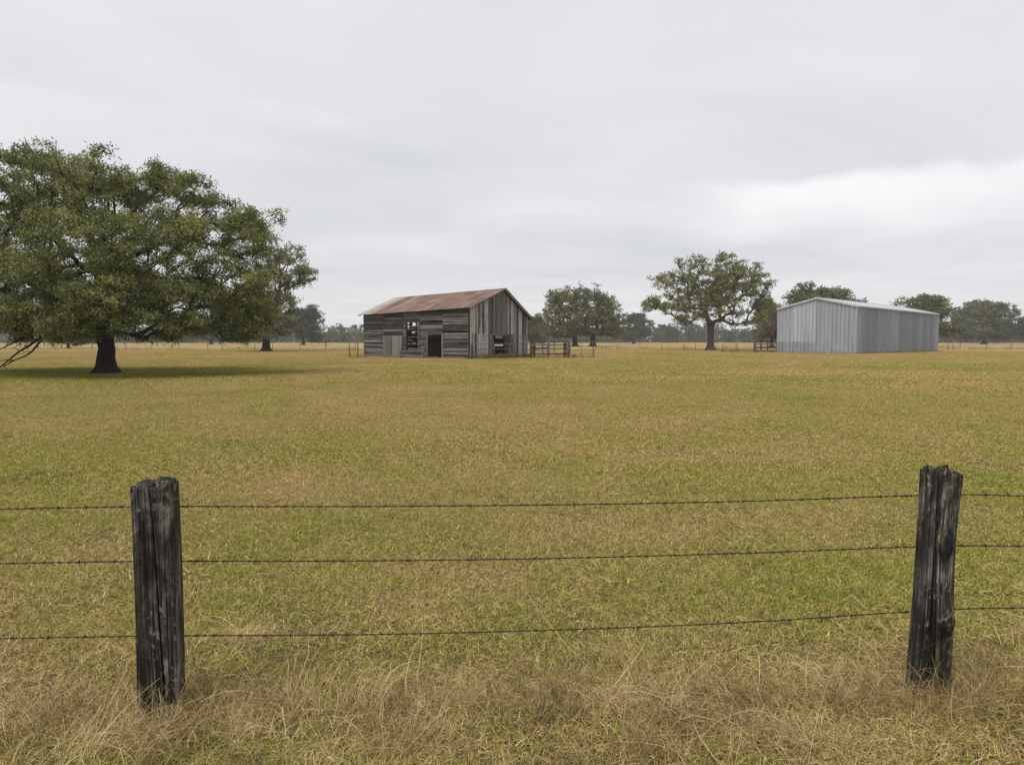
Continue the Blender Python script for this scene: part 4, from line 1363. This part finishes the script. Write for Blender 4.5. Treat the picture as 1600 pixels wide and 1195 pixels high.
def build_wires():
    zoff = 0.115       # wires are stapled to the far side of the posts
    ya, yb = PL_Y + zoff, PR_Y + 0.10
    slope = (yb - ya) / (FEET[1].x - FEET[0].x)
    def at(px, py):
        # the vertical plane of the fence
        d = ray(px, py)
        x0, y0 = FEET[0].x, ya
        t = (y0 - slope * x0) / (d.y - slope * d.x)
        return Vector((0, 0, EYE)) + d * t
    rows = (('top', [(-160, 797), (0, 795), (246, 791), (560, 791), (860, 788.5), (1160, 783), (1465, 773), (1600, 774.5), (1760, 777)]),
            ('middle', [(-160, 882), (0, 880), (250, 876.5), (560, 876), (860, 872), (1160, 864), (1458, 853), (1600, 853), (1760, 854)]),
            ('lowest', [(-160, 999), (0, 997), (252, 993), (560, 991), (860, 984), (1160, 972), (1450, 953.5), (1600, 949), (1760, 946)]))
    rs = random.Random(6)
    for nm, path in rows:
        ctrl = [at(*p) for p in path]
        pts = []
        for i in range(len(ctrl) - 1):
            p0, p1, p2, p3 = ctrl[max(0, i - 1)], ctrl[i], ctrl[i + 1], ctrl[min(len(ctrl) - 1, i + 2)]
            for k in range(60):
                t = k / 60
                pts.append(0.5 * ((2 * p1) + (p2 - p0) * t + (2 * p0 - 5 * p1 + 4 * p2 - p3) * t * t + (3 * p1 - p0 - 3 * p2 + p3) * t ** 3))
        pts.append(ctrl[-1])
        # resample evenly so the two strands twist evenly
        even = [pts[0]]
        acc = 0.0
        for a, b in zip(pts[:-1], pts[1:]):
            d = (b - a).length
            while acc + d >= 0.012:
                f = (0.012 - acc) / d
                a = a.lerp(b, f)
                even.append(a)
                d = (b - a).length
                acc = 0.0
            acc += d
        V, Fc = [], []
        for ph in (0, math.pi):
            sp = []
            for i, p in enumerate(even):
                an = ph + i * 0.95
                sp.append(p + Vector((0, math.cos(an), math.sin(an))) * 0.0019)
            v, f = tube_data(sp, 0.0019, 5)
            o = len(V)
            V += v
            Fc += [tuple(q + o for q in x) for x in f]
        org = V[0].copy()
        o = mesh_obj('barbed_wire', V, Fc, M['wire'], None, True)
        tag(o, {'top': 'topmost of the three rusty barbed wires', 'middle': 'middle one of the three rusty barbed wires', 'lowest': 'lowest of the three rusty barbed wires'}[nm], 'barbed wire', 'barbed wires strung between the posts')
        # barbs: two turns of wire and four points
        V, Fc = [], []
        i = rs.randint(2, 9)
        while i < len(even) - 2:
            c = even[i]
            d = (even[i + 1] - even[i - 1]).normalized()
            a0 = rs.uniform(0, 6.28)
            coil = []
            for k in range(15):
                an = a0 + k * 2 * math.pi * 2 / 14
                coil.append(c + d * (k / 14 - 0.5) * 0.010 + Vector((0, math.cos(an), math.sin(an))) * 0.0047)
            v, f = tube_data(coil, 0.0013, 4)
            oo = len(V); V += v; Fc += [tuple(q + oo for q in x) for x in f]
            for sgn, off in ((1, -0.005), (-1, -0.005), (1, 0.005), (-1, 0.005)):
                an = a0 + rs.uniform(-0.4, 0.4) + (1.3 if off > 0 else 0)
                tip = Vector((sgn * 0.25 * rs.uniform(0.4, 1.4), math.cos(an) * sgn, math.sin(an) * sgn)).normalized()
                v, f = tube_data([c + d * off, c + d * off + tip * 0.010, c + d * off + tip * 0.019], [0.0014, 0.0012, 0.0004], 4)
                oo = len(V); V += v; Fc += [tuple(q + oo for q in x) for x in f]
            i += rs.randint(10, 14)
        b = mesh_obj('barbs', V, Fc, M['wire'], o)
        b['kind'] = 'stuff'
build_wires()

# ------------------------------------------------------------------ grass
def patch_mesh(name, seed, R, n, hgt, wid, flatfrac, mat):
    rs = np.random.RandomState(seed)
    rr = R * np.sqrt(rs.rand(n)) * (0.75 + 0.35 * rs.rand(n))
    a = rs.rand(n) * 2 * math.pi
    # tufting: pull roots toward random tuft centres
    x, y = rr * np.cos(a), rr * np.sin(a)
    nt = max(6, n // 28)
    tr = R * np.sqrt(rs.rand(nt)); ta = rs.rand(nt) * 2 * math.pi
    tx, ty = tr * np.cos(ta), tr * np.sin(ta)
    ti = rs.randint(0, nt, n)
    pull = (rs.rand(n) < 0.72)
    sp = 0.045 * (R / 0.55) ** 0.5
    x = np.where(pull, tx[ti] + rs.normal(size=n) * sp, x)
    y = np.where(pull, ty[ti] + rs.normal(size=n) * sp, y)
    th = rs.rand(nt)
    lying = rs.rand(n) < flatfrac
    ln = hgt * (0.45 + 0.85 * rs.rand(n)) * np.where(pull, 0.6 + 0.95 * th[ti], 0.75) * np.where(lying, 1.15, 1.0)
    el = np.where(lying, np.radians(rs.uniform(4, 38, n)), np.radians(rs.uniform(45, 85, n)))
    hd = rs.rand(n) * 2 * math.pi
    d = np.stack([np.cos(el) * np.cos(hd), np.cos(el) * np.sin(hd), np.sin(el)], 1)
    dr = np.stack([np.cos(hd), np.sin(hd), np.full(n, -0.35)], 1)
    side = np.stack([-np.sin(hd), np.cos(hd), np.zeros(n)], 1)
    roll = rs.normal(size=n) * 0.6
    side = side * np.cos(roll)[:, None] + np.array([0, 0, 1.0]) * np.sin(roll)[:, None]
    w = wid * (0.6 + 0.8 * rs.rand(n))
    p0 = np.stack([x, y, np.where(lying, rs.rand(n) * hgt * 0.38, -0.003)], 1)
    p1 = p0 + d * (ln * 0.55)[:, None]
    p2 = p1 + (d * 0.9 + dr * 0.25) * (ln * 0.45)[:, None]
    p2[:, 2] = np.maximum(p2[:, 2], 0.004)
    V = np.stack([p0 - side * (w / 2)[:, None], p0 + side * (w / 2)[:, None], p1 + side * (w * 0.42)[:, None], p1 - side * (w * 0.42)[:, None],
                  p2 + side * (w * 0.08)[:, None], p2 - side * (w * 0.08)[:, None]], 1).reshape(-1, 3)
    b = np.arange(n)[:, None] * 6
    Fq = np.stack([b + np.array([[0, 1, 2, 3]]), b + np.array([[3, 2, 4, 5]])], 1).reshape(-1, 4)
    rnd = np.where(lying, rs.rand(n) ** 1.25, rs.rand(n) ** 0.75)
    tn = 0.5 + (rs.rand(n) - 0.5) * (1.0 if R < 0.8 else 0.68 if R < 2 else 0.5)
    return np_mesh(name, V, Fq, mat, {'rnd': np.repeat(rnd, 2), 'tone': np.repeat(tn, 2)})

def scatter(name, label, meshes, pts, rot, scl, idx):
    coll = bpy.data.collections.new(name + '_patches')
    for i, me in enumerate(meshes):
        coll.objects.link(bpy.data.objects.new('%s_patch_%02d' % (name, i), me))
    me = bpy.data.meshes.new(name)
    me.vertices.add(len(pts))
    me.vertices.foreach_set('co', np.asarray(pts, np.float32).ravel())
    for nm, typ, dat in (('rot', 'FLOAT', rot), ('scl', 'FLOAT', scl), ('idx', 'INT', idx)):
        at = me.attributes.new(nm, typ, 'POINT')
        at.data.foreach_set('value', np.asarray(dat, np.float32 if typ == 'FLOAT' else np.int32))
    me.update()
    o = link(bpy.data.objects.new(name, me))
    tag(o, label, 'grass', kind='stuff')
    ng = bpy.data.node_groups.new(name + '_scatter', 'GeometryNodeTree')
    ng.interface.new_socket('Geometry', in_out='INPUT', socket_type='NodeSocketGeometry')
    ng.interface.new_socket('Geometry', in_out='OUTPUT', socket_type='NodeSocketGeometry')
    nn, lk = ng.nodes, ng.links
    gi, go = nn.new('NodeGroupInput'), nn.new('NodeGroupOutput')
    ci = nn.new('GeometryNodeCollectionInfo')
    ci.inputs['Collection'].default_value = coll
    ci.inputs['Separate Children'].default_value = True
    ci.inputs['Reset Children'].default_value = True
    ip = nn.new('GeometryNodeInstanceOnPoints')
    ip.inputs['Pick Instance'].default_value = True
    def attr(nm, typ):
        a = nn.new('GeometryNodeInputNamedAttribute')
        a.data_type = typ
        a.inputs['Name'].default_value = nm
        return next(s for s in a.outputs if s.enabled and s.name == 'Attribute')
    cx = nn.new('ShaderNodeCombineXYZ')
    lk.new(attr('rot', 'FLOAT'), cx.inputs[2])
    lk.new(gi.outputs[0], ip.inputs['Points'])
    lk.new(ci.outputs[0], ip.inputs['Instance'])
    lk.new(attr('idx', 'INT'), ip.inputs['Instance Index'])
    lk.new(cx.outputs[0], ip.inputs['Rotation'])
    lk.new(attr('scl', 'FLOAT'), ip.inputs['Scale'])
    lk.new(ip.outputs[0], go.inputs[0])
    o.modifiers.new('scatter', 'NODES').node_group = ng
    return o

def inside_building(x, y):
    for A, Ld, Rd, a, b in ((BARN[0], BARN[1], BARN[2], BARN[3], BARN[4]), (SHED[0], SHED[1], SHED[2], SHED[3], SHED[4])):
        vx, vy = x - A.x, y - A.y
        u = vx * Ld.x + vy * Ld.y
        v = vx * Rd.x + vy * Rd.y
        if 0.2 < u < a - 0.2 and 0.2 < v < b - 0.2:
            return True
    return False

def ring_points(rs, r0, r1, cell, half_deg=46):
    out = []
    X = r1 * math.sin(math.radians(half_deg)) + cell
    for gx in np.arange(-X, X, cell):
        for gy in np.arange(0.5, r1 + cell, cell):
            x, y = gx + rs.uniform(-.5, .5) * cell, gy + rs.uniform(-.5, .5) * cell
            r = math.hypot(x, y)
            if not r0 <= r < r1 or abs(math.degrees(math.atan2(x, y))) > half_deg:
                continue
            if r > 40 and inside_building(x, y):
                continue
            out.append((x, y, 0.0))
    return out

def build_grass():
    rs = np.random.RandomState(1)
    spec = (('near_grass', 'short green and tan pasture grass close to the fence', 8, 0.55, 6800, 0.038, 0.0027, 0.60, 1.6, 9.5, 0.55),
            ('middle_grass', 'grazed pasture grass spreading out beyond the fence', 6, 0.9, 7000, 0.043, 0.0056, 0.58, 9.0, 31.0, 0.95),
            ('distant_grass', 'grazed tan pasture around the barn and trees', 5, 2.6, 8500, 0.065, 0.017, 0.50, 30.0, 135.0, 2.9))
    for nm, lab, nvar, R, n, h, w, fl, r0, r1, cell in spec:
        ms = [patch_mesh(nm, 100 + i * 7 + len(nm), R, n, h, w, fl, M['grass']) for i in range(nvar)]
        pts = ring_points(rs, r0, r1, cell)
        k = len(pts)
        print(nm, k)
        scatter(nm, lab, ms, pts, rs.rand(k) * 6.283, 0.85 + 0.4 * rs.rand(k), rs.randint(0, nvar, k))
build_grass()

def build_tufts():
    rs = np.random.RandomState(19)
    ms = [patch_mesh('coarse_tufts', 300 + i, 0.06 + 0.02 * i, 80, 0.066, 0.0042, 0.35, M['grass']) for i in range(5)]
    pts = []
    while len(pts) < 520:
        D = 4.2 + 50 * rs.rand() ** 1.3
        a = math.radians(rs.uniform(-44, 44))
        x, y = D * math.sin(a), D * math.cos(a)
        for _ in range(rs.randint(1, 5)):
            pts.append((x + rs.normal() * 0.25, y + rs.normal() * 0.25, 0.0))
    k = len(pts)
    scatter('coarse_tufts', 'coarser ungrazed tufts dotted through the pasture', ms, pts, rs.rand(k) * 6.283, 0.6 + 0.8 * rs.rand(k), rs.randint(0, 5, k))
build_tufts()

def build_straw():
    """tangle of long dead stems along the fence line, heaped against the posts"""
    rs = np.random.RandomState(42)
    mounds = [(FEET[0].x, FEET[0].y - 0.02, 0.40, 0.07, 1500), (FEET[1].x, FEET[1].y - 0.02, 0.45, 0.07, 1500)]
    slope = (PR_Y - PL_Y) / (FEET[1].x - FEET[0].x)
    for k in range(80):
        x = rs.uniform(-3.4, 3.6)
        y = PL_Y + slope * (x - FEET[0].x) + rs.normal() * 0.27 - 0.10
        mounds.append((x, y, rs.uniform(0.12, 0.36), rs.uniform(0.04, 0.14), rs.randint(260, 620)))
    nlow = len(mounds)
    for fx, fy in ((FEET[0].x, FEET[0].y), (FEET[1].x, FEET[1].y)):
        for dx, dy, c in ((-0.16, -0.16, 170), (-0.05, -0.20, 150), (0.13, -0.18, 220), (0.22, -0.05, 180), (-0.26, -0.02, 150), (0.4, -0.15, 160), (-0.45, -0.1, 160)):
            mounds.append((fx + dx, fy + dy, 0.10, 0.03, c))
    for px, py, c in ((110, 1100, 26), (135, 1110, 18), (60, 1130, 22), (560, 1110, 60), (620, 1120, 90), (760, 1110, 70), (900, 1120, 80), (1000, 1090, 60), (1230, 1100, 120), (1300, 1110, 120), (1560, 1090, 120), (1180, 1120, 80), (420, 1120, 90), (330, 1110, 110), (20, 1120, 90)):
        g = gnd(px, py)
        mounds.append((g.x, g.y, 0.09, 0.02, c))
    V, Fq, rnd = [], [], []
    nseg = 6
    off = 0
    for mi, (mx, my, mr, mh, cnt) in enumerate(mounds):
        mtone = rs.uniform(-0.32, 0.24)
        mdir = rs.rand() * 6.283
        a = rs.rand(cnt) * 6.283
        r = mr * np.abs(rs.normal(size=cnt)) * 0.75
        p = np.stack([mx + r * np.cos(a) * 1.35, my + r * np.sin(a) * 0.8, np.maximum(0.004, mh * np.exp(-(r / mr) ** 2) * rs.rand(cnt))], 1)
        hd = np.where(rs.rand(cnt) < 0.5, mdir + rs.normal(size=cnt) * 0.7, rs.rand(cnt) * 6.283)
        upr = rs.rand() < 0.4
        el = np.radians(rs.uniform(30, 85, cnt) if upr else rs.uniform(5, 65, cnt))
        long = rs.rand(cnt) < 0.012
        L = np.where(long, rs.uniform(0.30, 0.65, cnt), rs.uniform(0.04, 0.17, cnt))
        w = np.where(long, 0.0024, 0.0016) * (0.7 + 0.7 * rs.rand(cnt))
        curl = rs.normal(size=cnt) * 0.17
        drop = rs.uniform(0.03, 0.26, cnt) if upr else rs.uniform(0.12, 0.40, cnt)
        if mi >= nlow:                                   # standing tufts
            el = np.radians(rs.uniform(38, 88, cnt))
            L = rs.uniform(0.08, 0.30, cnt) * (1.5 if cnt < 30 else 1.0)
            drop = rs.uniform(0.03, 0.24, cnt)
            hd = rs.rand(cnt) * 6.283
        pts = [p]
        cur = p.copy()
        for s in range(nseg):
            dd = np.stack([np.cos(el) * np.cos(hd), np.cos(el) * np.sin(hd), np.sin(el)], 1)
            cur = cur + dd * (L / nseg)[:, None]
            under = cur[:, 2] < 0.006
            cur[:, 2] = np.maximum(cur[:, 2], 0.006)
            el = np.where(under, np.abs(el) * 0.3, el - drop)
            hd = hd + curl + rs.normal(size=cnt) * 0.12
            pts.append(cur.copy())
        pts = np.stack(pts, 1)                                       # cnt, nseg+1, 3
        ra = rs.rand(cnt) * 6.283
        sd_ = np.stack([np.cos(ra), np.sin(ra) * 0.3, np.sin(ra) * 0.9], 1)
        tp = np.linspace(1, 0.35, nseg + 1)
        o = sd_[:, None, :] * (w[:, None] * tp[None, :] / 2)[:, :, None]
        v = np.stack([pts - o, pts + o], 2).reshape(-1, 3)
        b = (np.arange(cnt) * (nseg + 1) * 2)[:, None] + (np.arange(nseg) * 2)[None, :]
        f = np.stack([b, b + 1, b + 3, b + 2], 2).reshape(-1, 4) + off
        off += len(v)
        V.append(v); Fq.append(f)
        rnd.append(np.repeat(np.clip(rs.rand(cnt) + mtone + 0.15 * long, 0, 1), nseg))
    me = np_mesh('dead_grass', np.vstack(V), np.vstack(Fq), M['straw'], {'rnd': np.concatenate(rnd)})
    o = link(bpy.data.objects.new('dead_grass', me))
    tag(o, 'tangled dead brown grass stems heaped along the fence line and posts', 'dead grass', kind='stuff')
build_straw()

def build_weeds():
    rs = np.random.RandomState(8)
    runs = []
    A, Ld, Rd, Lu, Lv = BARN
    runs += [(A - Rd * 0.16, A + Ld * Lu - Rd * 0.16, 900, 0.22), (A - Ld * 0.2, A + Rd * Lv - Ld * 0.2, 1500, 0.42)]
    B, Gd, Sd, Lg, Ll = SHED
    runs += [(B - Sd * 0.15, B + Gd * Lg - Sd * 0.15, 500, 0.22), (B - Gd * 0.15, B + Sd * Ll - Gd * 0.15, 1300, 0.25)]
    for x0, x1, y, n, h in ((-100, 560, 546.5, 3800, 0.42), (929, 1182, 545.2, 1800, 0.42), (1462, 1670, 545.8, 1500, 0.42), (1126, 1216, 551.0, 900, 0.35), (826, 930, 558.9, 900, 0.32), (545, 572, 559.2, 200, 0.3)):
        runs.append((gnd(x0, y), gnd(x1, y), n, h))
    V, Fq, r1, r2 = [], [], [], []
    off = 0
    for a, b, n, h in runs:
        t = rs.rand(n)
        dens = 0.5 + 0.5 * np.sin(t * 37 + rs.rand() * 6) * np.sin(t * 11 + rs.rand() * 6)
        base = np.array(a)[None, :] + t[:, None] * (np.array(b) - np.array(a))[None, :] + rs.normal(size=(n, 3)) * np.array([0.10, 0.10, 0]) * (1 + h)
        base[:, 2] = 0
        hh = h * (0.35 + 0.9 * rs.rand(n)) * (0.4 + dens)
        w = 0.007 + 0.010 * rs.rand(n)
        an = rs.rand(n) * 6.283
        ln = rs.rand(n) * 0.6
        sd_ = np.stack([np.cos(an), np.sin(an), np.zeros(n)], 1) * w[:, None]
        p1 = base + np.stack([np.cos(an + 1) * ln * hh * 0.4, np.sin(an + 1) * ln * hh * 0.4, hh * 0.6], 1)
        p2 = base + np.stack([np.cos(an + 1) * ln * hh, np.sin(an + 1) * ln * hh, hh], 1)
        v = np.stack([base - sd_, base + sd_, p1 + sd_, p1 - sd_, p2 + sd_ * 0.2, p2 - sd_ * 0.2], 1).reshape(-1, 3)
        q = np.arange(n)[:, None] * 6
        f = np.stack([q + np.array([[0, 1, 2, 3]]), q + np.array([[3, 2, 4, 5]])], 1).reshape(-1, 4) + off
        off += len(v)
        V.append(v); Fq.append(f)
        r1.append(np.repeat(rs.rand(n), 2)); r2.append(np.repeat(rs.rand(n) * 0.7, 2))
    me = np_mesh('weeds', np.vstack(V), np.vstack(Fq), M['grass'], {'rnd': np.concatenate(r1), 'tone': np.concatenate(r2)})
    o = link(bpy.data.objects.new('weeds', me))
    tag(o, 'longer uncut weeds along the foot of buildings and far fences', 'weeds', kind='stuff')
build_weeds()

# ------------------------------------------------------------------ air
def build_haze():
    x, y0, y1, z0, z1 = 1150, -80, 1150, -1.0, 24.0
    V = [(-x, y0, z0), (x, y0, z0), (x, y1, z0), (-x, y1, z0), (-x, y0, z1), (x, y0, z1), (x, y1, z1), (-x, y1, z1)]
    m = bpy.data.materials.new('pale_haze')
    m.use_nodes = True
    N = NT(m.node_tree)
    pv = N.n('ShaderNodeVolumePrincipled', {'Color': (0.86, 0.90, 0.97, 1), 'Density': 0.00034, 'Anisotropy': 0.2})
    N.n('ShaderNodeOutputMaterial', {1: pv.outputs[0]})
    o = mesh_obj('haze', V, BOXF, m)
    tag(o, 'thin pale haze over the pasture', kind='stuff')
build_haze()
